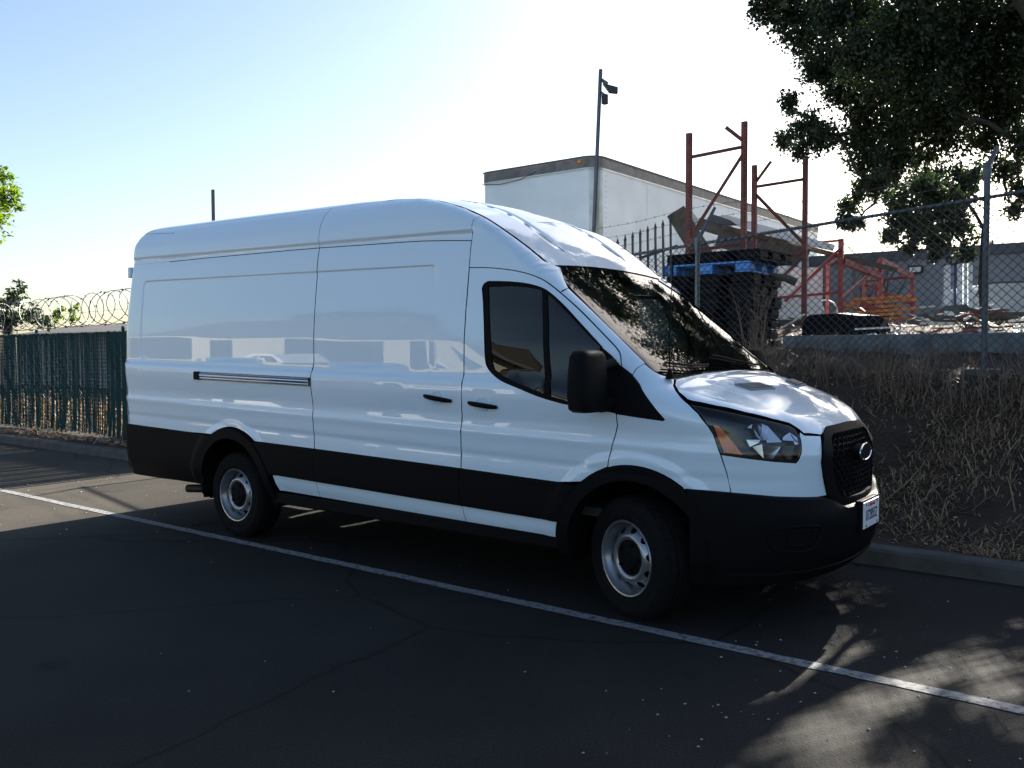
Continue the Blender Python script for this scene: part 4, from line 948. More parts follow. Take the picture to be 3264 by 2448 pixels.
def mesh_fence():
    FT = thing('chain_link_fence', 'galvanised chain-link fence on the bank with barbed wire arms', 'fence', (1.0, 3.4, 1.3))
    zb = lambda x: 1.30 - .012 * (x - 1); zt = lambda x: 2.86 + .055 * (x - 1.03)
    x0, x1_ = -7.6, 6.9
    posts = [(-7.5, 0), (-4.75, 0), (-1.87, 1), (1.03, 2), (3.95, 2), (6.85, 2)]
    for px, k in posts:
        r = .027; zt_ = zt(px) + (.27 if px > 0 else .05); ak = .5 if px > 0 else 1.
        mb = MB(); mb.tube([(px, FY(px), zb(px) - .35), (px, FY(px), zt_)], r, 14); mb.tube([(px, FY(px) - .001, zt_ - .10), (px, FY(px), zt_ + .02)], r + .006, 14)
        mb.build('fence_post', GALV, FT, True)
        mb = MB(); mb.tube([(px, FY(px), zt_), (px + .03 * ak, FY(px) + .05 * ak, zt_ + .08 * ak), (px + .13 * ak, FY(px) + .16 * ak, zt_ + .36 * ak)], [r * .9, r * .8, r * .62], 10); mb.build('barb_arm', GALV, FT, True)
        mb = MB(); mb.lathe([(0, .02), (.17, .015), (.20, -.1)], 14, (px, FY(px), float(ground_z(px, FY(px))) + .01), 'z'); mb.build('post_footing', CONC, FT, True)
    mb = MB(); mb.tube([(x, FY(x), zt(x)) for x in np.linspace(x0, x1_, 30)], .0165, 10); mb.build('top_rail', GALV, FT, True)
    mb = MB()
    for x in np.arange(x0 + .2, x1_, .31): mb.tube([(x, FY(x), zt(x) - .028), (x + .006, FY(x) - .024, zt(x)), (x, FY(x), zt(x) + .026)], .003, 4, False)
    mb.build('wire_tie', WIREM, FT, kind='stuff')
    mb = MB(); p = .0814; L = x1_ - x0; 
    for i in range(int((L + 1.7) / p)):
        xa = x0 - 1.6 + i * p
        for sgn in (1, -1):
            N_ = 6; pts = []
            for k in range(N_ + 1):
                t = k / N_; x = xa + 1.6 * t
                if x < x0 or x > x1_: continue
                h = t if sgn > 0 else 1 - t; pts.append((x, FY(x) - .026, zb(x) + (zt(x) + .02 - zb(x)) * h))
            if len(pts) > 1: mb.tube(pts, .0036, 3, False)
    mb.build('chain_link_mesh', WIREM, FT, kind='stuff')
    for j, (dy, dz) in enumerate(((.06, .12), (.11, .25), (.16, .39))):
        mb = MB(); pts = [(x, FY(x) + dy, zt(x) + .05 + dz - .03 * abs(math.sin(math.pi * (x - 1.03) / 2.9)) + .008 * math.sin(5 * x)) for x in np.linspace(x0, x1_, 70)]
        mb.tube(pts, .0022, 4, False)
        for x in np.arange(x0, x1_, .13):
            i = np.interp(x, [q[0] for q in pts], [q[2] for q in pts]); y = FY(x) + dy
            mb.bar((x, y - .012, i - .012), (x, y + .012, i + .012), .0025, .0025); mb.bar((x + .006, y + .012, i - .012), (x + .006, y - .012, i + .012), .0025, .0025)
        mb.build('barbed_wire', WIREM, FT)
mesh_fence()
def gz(x, y): return float(ground_z(x, y))
# picket panel leaning behind the mesh
def picket_panel():
    T_ = thing('picket_panel', 'black spiked iron fence panel leaning behind the van windscreen', 'fence panel', (-3.1, 4.95, 1.4))
    base = Vector((-3.60, 4.72, 1.35)); u = Vector((.79, .36, .02)); lean = Vector((-.07, .10, 1.0)).normalized()
    for k in range(9):
        a = base + u * (k * .115); h = 1.58 + .035 * k
        mb = MB(); mb.bar(a, a + lean * h, .024, .024, up=(1, 0, 0)); t = a + lean * h; r = .026
        mb.add([t + Vector((-r, 0, 0)), t + Vector((0, -r, 0)), t + Vector((r, 0, 0)), t + Vector((0, r, 0)), t + lean * .085], [(0, 1, 4), (1, 2, 4), (2, 3, 4), (3, 0, 4), (3, 2, 1, 0)]); mb.build('picket', IRON, T_)
    for h in (.35, 1.28): mb = MB(); mb.bar(base + lean * h - u * .05, base + lean * (h + .26) + u * 1.02, .045, .03); mb.build('panel_rail', IRON, T_)
picket_panel()
# ================================================================== trailer
def trailer():
    T_ = thing('white_trailer', 'white box trailer with grey top rail parked behind the fence', 'trailer', (-10, 18, 1.6))
    x0, x1_, y0, y1_, zb, zt = -11.85, -8.40, 11.95, 27.0, 2.6, 5.93; r = .32
    def plan(off, r_):
        p = []
        for cx, sx, a0 in ((x0 + r_, -1, 180), (x1_ - r_, 1, 270)):
            for k in range(9):
                a = math.radians(a0 + 90 * k / 8); p.append((cx + (r_ + off) * math.cos(a), y0 + r_ + (r_ + off) * math.sin(a)))
        return [(x0 - off, y1_)] + p + [(x1_ + off, y1_)]
    P = plan(0, r); n = len(P)
    def wall(name, i0, i1, off, za, zb_, mat, r_=r):
        Q = plan(off, r_)[i0:i1]; m = len(Q); v = [(a, b, za) for a, b in Q] + [(a, b, zb_) for a, b in Q]
        return mesh_obj(name, v, [(i, i + 1, m + i + 1, m + i) for i in range(m - 1)], mat, T_, True)
    wall('front_wall', 5, 13, 0, zb, zt, WHITEM); wall('side_wall', 0, 6, 0, zb, zt, WHITEM); wall('corner_panel', 12, n - 1, .004, zb, zt, ALU)
    wall('side_wall', n - 2, n, 0, zb, zt, WHITEM)
    wall('top_rail', 0, n, .022, zt - .20, zt + .03, GREYTRIM if False else M('trailer_rail', (.17, .16, .155), .55, metal=.3, noise=(5, .3, 5)))
    wall('rail_lip', 0, n, .034, zt - .235, zt - .205, ALU); wall('roof_edge', 0, n, .05, zt + .025, zt + .06, GREYTRIM)
    mb = MB(); Q = plan(.02, r); mb.add([(a, b, zt + .04) for a, b in Q], [tuple(range(n))]); mb.build('trailer_roof', WHITEM, T_)
    mb = MB(); mb.lathe([(0, -.05), (.045, -.035), (.05, 0)], 14, (x1_ - .42, y0 - .022, zt - .05)); mb.build('marker_lamp', M('amber_lamp', (.75, .25, .02), .3), T_, True)
    for y in np.arange(y0 + 2.4, y1_, 2.44):
        mb = MB(); mb.box((x1_ + .001, y, zb), (x1_ + .004, y + .03, zt - .2)); mb.build('panel_seam', WHITEM, T_)
    mb = MB()
    for z in np.arange(zb + .2, zt - .25, .12): mb.box((x1_ + .003, y0 + r + .10, z), (x1_ + .012, y0 + r + .115, z + .015))
    mb.build('rivet', GALV, T_, kind='stuff')
    mb = MB(); mb.box((x0 + .1, y0 + .2, zb - .22), (x1_ - .1, y1_, zb)); mb.build('trailer_floor', GREYTRIM, T_)
    mb = MB(); mb.tube([(x0 + .1, y0 - .03, zt - .24), (x0 + .7, y0 - .04, zt - .30), (x0 + 1.3, y0 - .035, zt - .26), (x0 + 1.8, y0 - .03, zt - .12)], .008, 5); mb.build('loose_cable', IRON, T_)
    for px in (x0 + .5, x1_ - .5): mb = MB(); mb.box((px - .06, y0 + 1.5, .9), (px + .06, y0 + 1.62, zb)); mb.build('landing_leg', GREYTRIM, T_)
trailer()
# flood light mast and the short channel pole
T_ = thing('floodlight_mast', 'thin grey mast with two black floodlights above the trailer', 'light pole', (-3.72, 4.45, 1.4))
mb = MB(); mb.bar((-3.757, 4.40, 1.3), (-3.70, 4.62, 5.19), .036, .036); mb.build('mast', GALV, T_)
mb = MB(); mb.add([(a + dx, b + dy, c) for a, b, c in ((-3.675, 4.64, 5.02), (-3.635, 4.66, 5.00), (-3.50, 4.72, 4.95), (-3.50, 4.72, 4.88), (-3.60, 4.68, 4.90)) for dx, dy in ((0, 0), (-.05, .065))], [(0, 2, 4, 6, 8), (1, 9, 7, 5, 3), (0, 1, 3, 2), (2, 3, 5, 4), (4, 5, 7, 6), (6, 7, 9, 8), (8, 9, 1, 0)]); mb.build('flood_lamp', IRON, T_)
mb = MB(); mb.box((-3.692, 4.62, 4.74), (-3.622, 4.69, 4.87), .012); mb.build('flood_lamp', IRON, T_)
mb = MB(); mb.bar((-3.70, 4.63, 5.06), (-3.62, 4.66, 5.0), .04, .04); mb.bar((-3.70, 4.62, 4.9), (-3.62, 4.66, 4.82), .03, .03); mb.build('lamp_bracket', GALV, T_)
mb = MB(); mb.bar((-9.86, 2.95, .1), (-9.885, 2.96, 4.10), .05, .03); tag(mb.build('channel_pole', GALV), 'short grey channel pole sticking up behind the van roof', 'pole')
# ================================================================== racks
def rack(name, label, pl, pr, zl, zr, z0, mat, braces, w=.078, group=None):
    T_ = thing(name, label, 'rack', ((pl[0] + pr[0]) / 2, (pl[1] + pr[1]) / 2, z0), group)
    for p, zt in ((pl, zl), (pr, zr)):
        mb = MB(); mb.bar((p[0], p[1], z0), (p[0], p[1], zt), w, w * .8); P_ = mb.build('rack_post', mat, T_)
        mb = MB()
        for z in np.arange(z0 + .1, zt - .04, .06): mb.box((p[0] + w * .22, p[1] - w * .42, z), (p[0] + w * .34, p[1] - w * .39, z + .022))
        mb.build('post_hole', WHITEM if False else SEAMB, P_, kind='stuff')
    for t0, za, t1, zb in braces:
        a = Vector((pl[0] + (pr[0] - pl[0]) * t0, pl[1] + (pr[1] - pl[1]) * t0, za)); b = Vector((pl[0] + (pr[0] - pl[0]) * t1, pl[1] + (pr[1] - pl[1]) * t1, zb))
        mb = MB(); mb.bar(a, b, .04, .045); mb.build('rack_brace', mat, T_)
    return T_
G_ = 'pallet rack uprights'
rack('rack_upright', 'tallest rust red rack upright frame nearest the trailer', (-3.40, 6.57), (-2.77, 7.08), 4.69, 4.86, 1.5, RUST, [(0, 4.34, 1, 4.50), (0, 3.15, 1, 4.42), (0, 2.98, 1, 3.08), (0, 3.0, 1, 2.15), (.66, 4.78, 1, 4.57)], group=G_)
rack('rack_upright', 'second rust red rack upright frame under the oak branches', (-3.36, 8.90), (-2.69, 9.42), 4.60, 4.74, 1.6, RUST, [(0, 4.24, 1, 4.37), (0, 4.14, 1, 3.28), (0, 3.02, 1, 3.12), (0, 2.3, 1, 3.1), (0, 4.29, .32, 4.66)], group=G_)
# lower red frames
T_ = thing('red_rack', 'low red steel rack frame with sloping beams by the orange beams', 'rack', (-2.6, 11.8, 1.9))
def rk(a, b, w=.07, h=.07, mat=REDST, nm='rack_beam'): mb = MB(); mb.bar(a, b, w, h); return mb.build(nm, mat, T_)
rk((-2.60, 11.06, 1.9), (-2.61, 11.08, 3.53), .085, .07, nm='rack_post'); rk((-3.45, 12.95, 1.9), (-3.45, 12.95, 3.28), .085, .07, nm='rack_post'); rk((-2.31, 12.53, 1.9), (-2.32, 12.55, 3.27), .085, .07, nm='rack_post')
rk((-3.15, 14.43, 1.9), (-3.15, 14.43, 3.02), .075, .07, nm='rack_post'); rk((-2.32, 15.06, 1.9), (-2.34, 15.06, 3.13), .08, .07, nm='rack_post')
rk((-3.62, 10.30, 3.40), (-2.62, 11.06, 3.50), .04, .04); rk((-3.40, 10.45, 2.4), (-2.62, 11.0, 3.33), .045, .045); rk((-3.6, 10.3, 2.46), (-2.6, 11.05, 2.56), .045, .045)
rk((-3.45, 12.95, 3.25), (-2.62, 11.12, 3.22), .04, .04); rk((-2.58, 11.1, 3.12), (-2.32, 12.5, 2.94), .09, .11); rk((-2.34, 12.6, 3.24), (-2.34, 15.0, 3.10), .07, .12)
rk((-2.6, 11.1, 2.45), (-2.33, 12.5, 3.12), .05, .05); rk((-3.15, 14.43, 2.98), (-2.34, 15.06, 3.08), .05, .05); rk((-3.1, 14.45, 2.9), (-2.36, 15.0, 2.5), .05, .05); rk((-2.9, 10.8, 2.1), (-2.1, 12.9, 2.05), .12, .10)
rk((-2.3, 11.3, 2.35), (-1.72, 11.75, 2.05), .09, .10)
mb = MB(); mb.bar((-4.05, 9.2, 3.66), (-1.98, 12.35, 3.02), .055, .08); tag(mb.build('steel_beam', BROWN), 'dark steel beam sloping across the red rack frames', 'beam')
mb = MB(); mb.bar((-3.0, 13.4, 1.8), (-3.08, 13.45, 3.16), .07, .05); tag(mb.build('black_stake', IRON), 'thin black stake standing between the red rack posts', 'stake')
# orange beams: each one a thing
for i, (a, b, lab) in enumerate([((-2.50, 11.3, 2.435), (-1.62, 11.95, 2.50), 'top'), ((-2.74, 11.1, 2.345), (-1.50, 11.95, 2.43), 'second'), ((-2.60, 11.15, 2.27), (-1.72, 11.78, 2.325), 'third'), ((-2.40, 11.2, 2.195), (-1.46, 11.8, 2.26), 'fourth'), ((-2.68, 10.98, 2.11), (-1.66, 11.6, 2.175), 'fifth'), ((-2.42, 11.0, 2.04), (-1.55, 11.5, 2.09), 'lowest')]):
    mb = MB(); mb.bar(a, b, .075, .048); o = tag(mb.build('orange_beam', ORANGE), '%s orange steel beam, counted downwards, of the pile behind the fence' % lab, 'beam', 'orange beams in the pile')
mb = MB(); mb.bar((-2.85, 11.1, 2.12), (-2.45, 11.3, 2.34), .06, .06); tag(mb.build('orange_beam', ORANGE), 'short slanting orange beam end poking out behind the red post', 'beam', 'orange beams in the pile')
mb = MB(); mb.bar((-1.66, 11.9, 2.27), (-1.25, 12.15, 2.31), .04, .03); tag(mb.build('metal_strip', ALU), 'bright metal strip lying at the end of the orange beams', 'strip')
# black tank section (cut tyre-like shell)
mb = MB(); A = Vector((-1.90, 7.75, 1.72)); B = Vector((-1.22, 8.25, 1.70)); prof = [(0, .26), (.05, .33), (.5, .36), (.92, .33), (1, .22)]
for t0, h0 in prof:
    pass
sv = []; 
for t0, h0 in prof:
    c = A.lerp(B, t0)
    for k in range(9):
        a = math.pi * k / 8; ca = math.copysign(abs(math.cos(a)) ** .4, math.cos(a)); sv.append(c + Vector((-.5 * .30 * ca, -.8 * .30 * ca, h0 * abs(math.sin(a)) ** .4)))
mb.add(sv, [(i * 9 + k, (i + 1) * 9 + k, (i + 1) * 9 + k + 1, i * 9 + k + 1) for i in range(4) for k in range(8)] + [tuple(range(9)), tuple(range(36, 45))[::-1]])
tag(mb.build('black_tub', BLACKP, None, True), 'upturned black plastic tub in front of the orange beams', 'tub')
# ================================================================== pallets
def pallet(z, mat, label, dx=0, dy=0, rot=0., L=1.20, D=1.0):
    T_ = thing('pallet', label, 'pallet', (-2.48 + dx, 5.72 + dy, z), 'stacked plastic pallets'); T_.rotation_euler = (0, 0, rot)
    def pt(mb, nm):
        o = mesh_obj(nm, mb.v, mb.f, mat, None); o.parent = T_; return o
    for k in range(7): mb = MB(); y = -D / 2 + k * (D - .10) / 6; mb.box((-L / 2, y, .115), (L / 2, y + .10, .138), .004); pt(mb, 'deck_board')
    bw, bd = (.30, .26) if mat is BLACKP else (.20, .18)
    for x in (-L / 2, -bw / 2, L / 2 - bw):
        for y in (-D / 2, -bd / 2, D / 2 - bd): mb = MB(); mb.box((x, y, .022), (x + bw, y + bd, .114), .018); pt(mb, 'pallet_block')
        mb = MB(); mb.box((x, -D / 2, 0), (x + bw, D / 2, .021), .004); pt(mb, 'bottom_runner')
    return T_
labs = ['lowest', 'second', 'third', 'fourth', 'fifth', 'sixth', 'seventh']
for k in range(7):
    pallet(1.52 + k * .1395, BLACKP, 'black plastic pallet, %s from the ground in the stack behind the fence' % labs[k], RNG.normal(0, .02), RNG.normal(0, .02), RNG.normal(0, .02))
pallet(2.505, BLUEP, 'bright blue plastic pallet near the top of the black stack', -.02, -.02, .02)
pallet(2.648, BLACKP, 'topmost black plastic pallet resting on the blue one', .08, .03, -.03, 1.30, 1.05)
mb = MB(); mb.add([(-3.28, 4.72, 1.5), (-3.22, 4.76, 1.5), (-2.92, 5.06, 1.5), (-3.28, 4.72, 2.45), (-3.1, 4.9, 2.36), (-2.92, 5.06, 1.5)], [(0, 1, 4, 3), (1, 2, 4)]); 
mb = MB(); mb.prism([(-3.28, 4.70, 1.45), (-2.62, 5.02, 1.45), (-2.80, 4.93, 1.9), (-3.02, 4.84, 2.40), (-3.28, 4.70, 2.44)], (0, 0, 0), (-.03, .05, 0)); tag(mb.build('white_board', WHITEM), 'white board leaning against the left end of the pallet stack', 'board')
mb = MB(); mb.bar((-2.98, 4.80, 2.42), (-2.55, 4.98, 1.45), .05, .16); tag(mb.build('dark_plank', GREYTRIM), 'dark plank leaning beside the white board', 'plank')
mb = MB(); mb.tube([(-1.95, 5.9, 2.50), (-1.72, 5.98, 2.46), (-1.60, 6.02, 2.40)], [.04, .05, .055], 8); tag(mb.build('split_log', BROWN, None, True), 'pale split log lying across the right side of the pallet stack', 'log')
# ================================================================== collapsed shed roof beyond the racks
T_ = thing('collapsed_shelter', 'collapsed white sheet roof on brown beams right of the trailer', 'shelter', (-4.6, 9.6, 1.6))
def cb(a, b, w, h, mat, nm): mb = MB(); mb.bar(a, b, w, h); return mb.build(nm, mat, T_)
cb((-4.93, 9.12, 4.02), (-3.98, 9.72, 2.2), .10, .34, BROWN, 'shelter_beam'); cb((-4.60, 9.35, 3.80), (-2.95, 10.35, 3.20), .08, .20, BROWN, 'shelter_beam'); cb((-4.30, 9.5, 3.50), (-3.1, 10.3, 3.12), .06, .26, GREYTRIM, 'shelter_beam')
def sheet(q, nm, mat, th=.02): mb = MB(); mb.prism(q, (0, 0, 0), (0, th, -th)); return mb.build(nm, mat, T_)
sheet([(-4.45, 9.6, 3.92), (-4.2, 9.7, 3.95), (-3.1, 10.45, 3.56), (-2.62, 10.75, 3.40), (-2.64, 10.72, 3.30), (-3.4, 10.2, 3.52)], 'roof_sheet', WHITEM)
sheet([(-4.86, 9.2, 3.95), (-4.76, 9.25, 4.16), (-4.66, 9.30, 3.98), (-4.58, 9.35, 3.86), (-4.7, 9.28, 3.76)], 'torn_sheet', ALU); sheet([(-4.45, 9.4, 3.82), (-4.38, 9.42, 3.96), (-4.1, 9.6, 3.84), (-4.0, 9.65, 3.76), (-4.2, 9.5, 3.76)], 'torn_sheet', GREYTRIM)
sheet([(-3.8, 10.6, 2.1), (-2.95, 11.2, 2.1), (-2.95, 11.2, 3.05), (-3.8, 10.6, 3.02)], 'wall_sheet', WHITEM); sheet([(-5.4, 10.0, 2.0), (-4.0, 10.6, 2.0), (-4.0, 10.6, 3.45), (-5.4, 10.0, 3.9)], 'wall_sheet', WHITEM)
cb((-3.62, 10.2, 1.7), (-3.62, 10.2, 3.1), .16, .08, BROWN, 'shelter_post'); cb((-2.93, 11.15, 1.7), (-2.93, 11.15, 3.06), .04, .04, GREYTRIM, 'shelter_post')
# ================================================================== low wall, debris
T_ = thing('low_wall', 'low pale blue concrete wall just behind the mesh fence', 'wall', (0, 4.6, 1.3))
for k in range(4):
    x0 = -1.30 + k * 1.65; y = 4.72 - .10 * (x0 + 1); mb = MB(); mb.box((x0, y, 1.2), (x0 + 1.63, y + .12, 1.695 + .002 * k), .01); mb.build('wall_panel', M('pale_blue_concrete', (.13, .15, .165), .85, noise=(4, .35, 6)), T_)
DEB = {}
for i in range(90):
    x = -2.2 + 4.6 * random.random() + random.gauss(0, .3); y = random.uniform(6.6, 11.5); z = gz(x, y) + random.uniform(.02, .26); a = random.uniform(0, 3.14); L = random.uniform(.12, .55)
    d = Vector((math.cos(a), math.sin(a), random.gauss(0, .2))) * L / 2; c = Vector((x, y, z)); nm, mt = random.choice([('timber_debris', BROWN), ('timber_debris', BROWN), ('timber_debris', BROWN), ('sheet_debris', WHITEM), ('metal_debris', ALU), ('red_debris', REDST)])
    DEB.setdefault(nm, (MB(), mt))[0].bar(c - d, c + d, random.uniform(.02, .08), random.uniform(.01, .035))
for nm, (m_, mt) in DEB.items(): m_.build(nm, mt, None, kind='stuff')
ORD = ['first', 'second', 'third', 'fourth', 'fifth', 'sixth', 'seventh']
for i in range(7):
    x = -1.0 + .45 * i; mb = MB(); y = 9.2 + .25 * math.sin(i * 2.1); z = gz(x, y) + .06 + .05 * (i % 3); mb.bar((x, y, z), (x + 1.4, y + .9, z + random.uniform(-.03, .06)), .10, .05); tag(mb.build('old_plank', BROWN), 'weathered plank in the timber heap behind the low wall, %s from the left' % ORD[i], 'plank', 'planks in the timber heap')
mb = MB()
for dx in (0, .22): mb.tube([(-2.62 + dx + .17 * math.cos(t), 9.6 + .1 * math.cos(t), 2.16 + .19 * math.sin(t)) for t in np.linspace(0, 2 * math.pi, 25)], .012, 6, False)
tag(mb.build('white_hoop', WHITEM, None, True), 'pair of white hoops lying by the red rack posts', 'hoop')
# bin, pipes, truck body
T_ = thing('grey_bin', 'grey wheeled bin with torn white poster beside the white pipes', 'bin', (-1.8, 16.6, 1.95))
mb = MB(); mb.prism([(-2.02, 16.5, 1.85), (-1.58, 16.82, 1.85), (-1.56, 16.84, 2.50), (-1.60, 16.81, 2.54), (-1.98, 16.53, 2.50), (-2.03, 16.5, 2.44)], (0, 0, 0), (-.25, .36, 0)); mb.build('bin_body', M('bin_grey', (.10, .115, .12), .6), T_)
mb = MB(); mb.add([(-2.01, 16.495, 2.02), (-1.92, 16.56, 2.02), (-1.92, 16.56, 2.14), (-1.78, 16.66, 2.16), (-1.80, 16.645, 2.30), (-1.86, 16.60, 2.38), (-2.0, 16.50, 2.38)], [tuple(range(7))]); o = mb.build('torn_poster', WHITEM, T_); o.location += Vector((.012, -.018, 0))
T_ = thing('pipe_bundle', 'upright bundle of white pipes standing against the grey building', 'pipe bundle', (-2.0, 17.9, 2.0))
for k, (px, w, mt) in enumerate(((0, .075, WHITEM), (.14, .035, NAVY), (.235, .055, WHITEM), (.335, .05, WHITEM), (.43, .055, WHITEM))):
    mb = MB(); x = -2.17 + px; y = 17.72 + px * .77; mb.tube([(x, y, 1.95), (x - .02, y, 3.52 + .18 * px)], w, 14); mb.build('pipe', mt, T_, True)
mb = MB(); mb.tube([(-2.26, 17.62, 3.50), (-1.98, 17.84, 3.56), (-1.70, 18.05, 3.62)], .018, 6); mb.tube([(-2.25, 17.62, 3.3), (-2.05, 17.78, 3.3)], .012, 6); mb.build('pipe_strap', IRON, T_)
T_ = thing('camper_body', 'pale rounded truck body behind the near fence post', 'truck body', (-.6, 20.2, 2.0))
mb = MB(); q = [(-1.86, 19.3, 2.2), (-1.86, 19.3, 2.85), (-1.80, 19.35, 3.0), (-1.68, 19.43, 3.12), (-1.5, 19.55, 3.17), (1.6, 21.6, 3.25), (1.6, 21.6, 2.2)]; mb.prism(q, (0, 0, 0), (-1.1, 1.6, 0)); mb.build('body_shell', M('pale_truck', (.42, .45, .47), .35, noise=(3, .1, 5)), T_)
mb = MB(); e = Vector((.03, -.045, 0)); mb.tube([Vector(a) + e for a in q[1:6]], .025, 6); mb.build('body_trim', GREYTRIM, T_)
mb = MB(); mb.bar((-1.83, 19.22, 2.22), (1.6, 21.52, 2.26), .04, .06); mb.build('body_sill', ALU, T_); mb = MB(); mb.bar((-.75, 19.97, 3.02), (1.5, 21.47, 3.05), .03, .04); mb.build('body_trim', ALU, T_)
# ================================================================== grey building
T_ = thing('grey_building', 'long grey flat-roofed building in the background on the right', 'building', (-4, 27, 1.9))
mb = MB(); mb.box((-16, 26.2, 1.2), (14, 36, 4.72)); mb.build('wall', STUCCO, T_)
mb = MB(); mb.box((-16.05, 26.08, 4.50), (14.05, 36.1, 4.82)); mb.build('roof_fascia', GREYTRIM, T_)
for x in (-6.55, -3.55, .6, 3.9): mb = MB(); mb.box((x - .07, 26.10, 1.6), (x + .07, 26.19, 4.49)); mb.build('downpipe', GREYTRIM, T_)
mb = MB(); mb.box((-5.07, 26.0, 4.02), (-4.62, 26.18, 4.28), .03); L_ = mb.build('wall_lamp', IRON, T_); mb = MB(); mb.box((-5.02, 25.985, 4.06), (-4.67, 25.999, 4.22)); mb.build('lamp_glass', ALU, L_)
mb = MB(); mb.box((-3.40, 26.12, 2.35), (-2.3, 26.19, 3.1)); mb.build('wall_panel', GREYTRIM, T_)
T_ = thing('dark_shed', 'low shed with dark grey roof behind the green fence', 'shed', (-23, 12.5, .1))
mb = MB(); mb.box((-34, 10.2, 0), (-12.5, 15, 2.15)); mb.build('wall', STUCCO, T_); mb = MB(); mb.prism([(-34.3, 9.6, 2.12), (-34.3, 15.6, 2.12), (-34.3, 12.6, 2.60)], (0, 0, 0), (22.2, 0, .06)); mb.build('roof', M('dark_roofing', (.05, .048, .05), .85, noise=(4, .3, 5)), T_)
mb = MB(); mb.bar((-25, 9.3, 2.12), (-17.5, 9.42, 2.2), .22, .05); mb.build('roof_sheet', ALU, T_)
# ================================================================== trees
OAKB = [(-2.77,7.85,6.73,0.26),(-2.61,8.48,6.81,0.42),(-2.72,10.27,7.25,0.57),(-1.99,10.11,7.09,0.65),(-1.04,9.21,6.61,0.69),(-0.62,10.66,6.89,0.74),(0.0,11.3,6.93,0.75),(-2.38,8.38,6.29,0.29),(-2.52,10.17,6.54,0.48),(-1.57,8.84,5.96,0.55),(-1.22,10.02,6.14,0.68),(-0.65,10.88,6.25,0.72),(0.04,11.13,6.17,0.69),(-2.6,9.61,6.16,0.31),(-2.3,10.32,5.9,0.46),(-1.95,11.31,5.95,0.64),(-0.9,9.88,5.41,0.64),(-0.51,11.4,5.72,0.66),(0.02,11.97,5.7,0.59),(-2.64,8.57,5.42,0.2),(-2.2,7.92,4.86,0.23),(-3.34,10.26,5.27,0.21),(-2.24,8.87,4.93,0.32),(-2.49,8.73,4.74,0.2),(-2.24,10.85,5.35,0.47),(-1.5,10.4,5.05,0.5),(-0.85,10.52,5.03,0.41),(-0.43,11.85,5.22,0.41),(0.36,9.98,4.61,0.33),(-2.0,10.4,4.75,0.35),(-1.38,9.77,4.52,0.38),(-1.4,8.8,4.05,0.22),(-1.99,10.22,4.2,0.24),(-2.35,10.83,4.05,0.21),(-1.86,8.8,3.55,0.16),(-1.64,10.4,4.39,0.24),(-1.78,9.16,3.51,0.14),(-1.26,11.08,4.77,0.24),(-0.14,11.88,4.59,0.3),(0.29,10.52,3.98,0.21),(0.0,12.3,3.94,0.19)]
OAKX = [(1.3, 9.0, 4.3, .55), (1.9, 9.2, 3.7, .6), (2.5, 9.1, 4.6, .65), (3.1, 9.0, 5.4, .7), (1.0, 9.0, 4.7, .42), (2.0, 9.0, 4.5, .6), (1.6, 9.1, 3.4, .5), (2.6, 9.0, 3.8, .6), (1.15, 9.4, 3.6, .42), (2.2, 9.0, 5.2, .4), (3.4, 9.2, 4.4, .7), (1.45, 9.5, 5.6, .30), (1.8, 9.4, 5.75, .34), (1.95, 9.6, 5.25, .28), (1.5, 9.4, 6.35, .28), (2.3, 9.5, 6.0, .4), (1.1, 9.5, 6.1, .22)] + [(-3.8,9.29,8.33,0.59),(-4.12,9.23,9.35,0.81),(-3.71,10.28,10.25,0.95),(-3.98,8.06,9.59,0.76),(-2.88,10.63,10.55,1.11),(-1.87,12.03,11.05,1.14),(-2.37,7.54,7.2,0.6),(-2.6,11.21,8.56,0.91),(-1.22,9.93,7.75,0.85),(-0.5,10.92,7.9,0.87),(0.52,9.99,7.17,0.79),(-2.0,10.95,9.38,0.98),(-0.37,10.11,8.63,0.92),(0.28,13.59,9.55,1.08),(0.94,10.88,5.45,0.73),(0.74,12.15,4.84,0.68),(1.72,12.2,7.19,0.4),(1.62,13.15,6.1,0.69),(1.82,11.11,4.51,0.71),(1.31,10.61,3.84,0.52),(2.33,14.49,8.46,1.1),(2.59,14.62,6.54,1.1),(-2.46,9.9,8.85,0.63)]
OAK2 = [(-3.19,18.32,5.22,0.67),(-2.29,16.83,4.93,0.58),(-2.16,18.9,5.34,0.58),(-2.88,16.23,4.35,0.47),(-2.83,18.7,4.61,0.67),(-2.03,18.27,4.49,0.57),(-3.39,17.15,4.23,0.3),(-1.99,19.43,5.86,0.43),(-2.44,18.51,5.7,0.5),(-3.08,17.94,4.01,0.31),(-2.07,16.48,3.81,0.39),(-1.77,17.67,3.82,0.29),(-2.51,16.3,5.17,0.36)]
BUSH = [(-4.45,37.35,5.83,0.35),(-4.14,37.61,5.77,0.24)]
MIDT = [(-10.94,35.36,5.56,0.23),(-10.63,35.05,5.45,0.2)]
LIME = [(-20.08,3.58,5.08,0.81),(-19.98,4.05,5.13,0.41),(-20.73,4.17,4.62,0.46),(-20.67,4.49,5.57,0.22),(-20.14,4.37,5.11,0.23),(-20.06,3.45,5.79,0.58),(-20.11,4.09,5.74,0.26)]
DARKT = [(-25.65,6.43,2.96,0.66),(-24.08,5.99,3.25,0.34),(-24.99,6.85,2.63,0.38),(-24.95,6.08,2.47,0.55),(-26.02,5.84,2.86,0.84),(-24.7,7.03,2.39,0.28)]
SM1 = [(-38.52,13.8,3.26,0.31),(-38.21,13.94,3.39,0.23),(-38.34,13.85,3.04,0.28)]
SM2 = [(-37.64,14.13,3.31,0.21),(-37.69,14.33,3.46,0.2),(-37.52,14.16,3.07,0.25)]
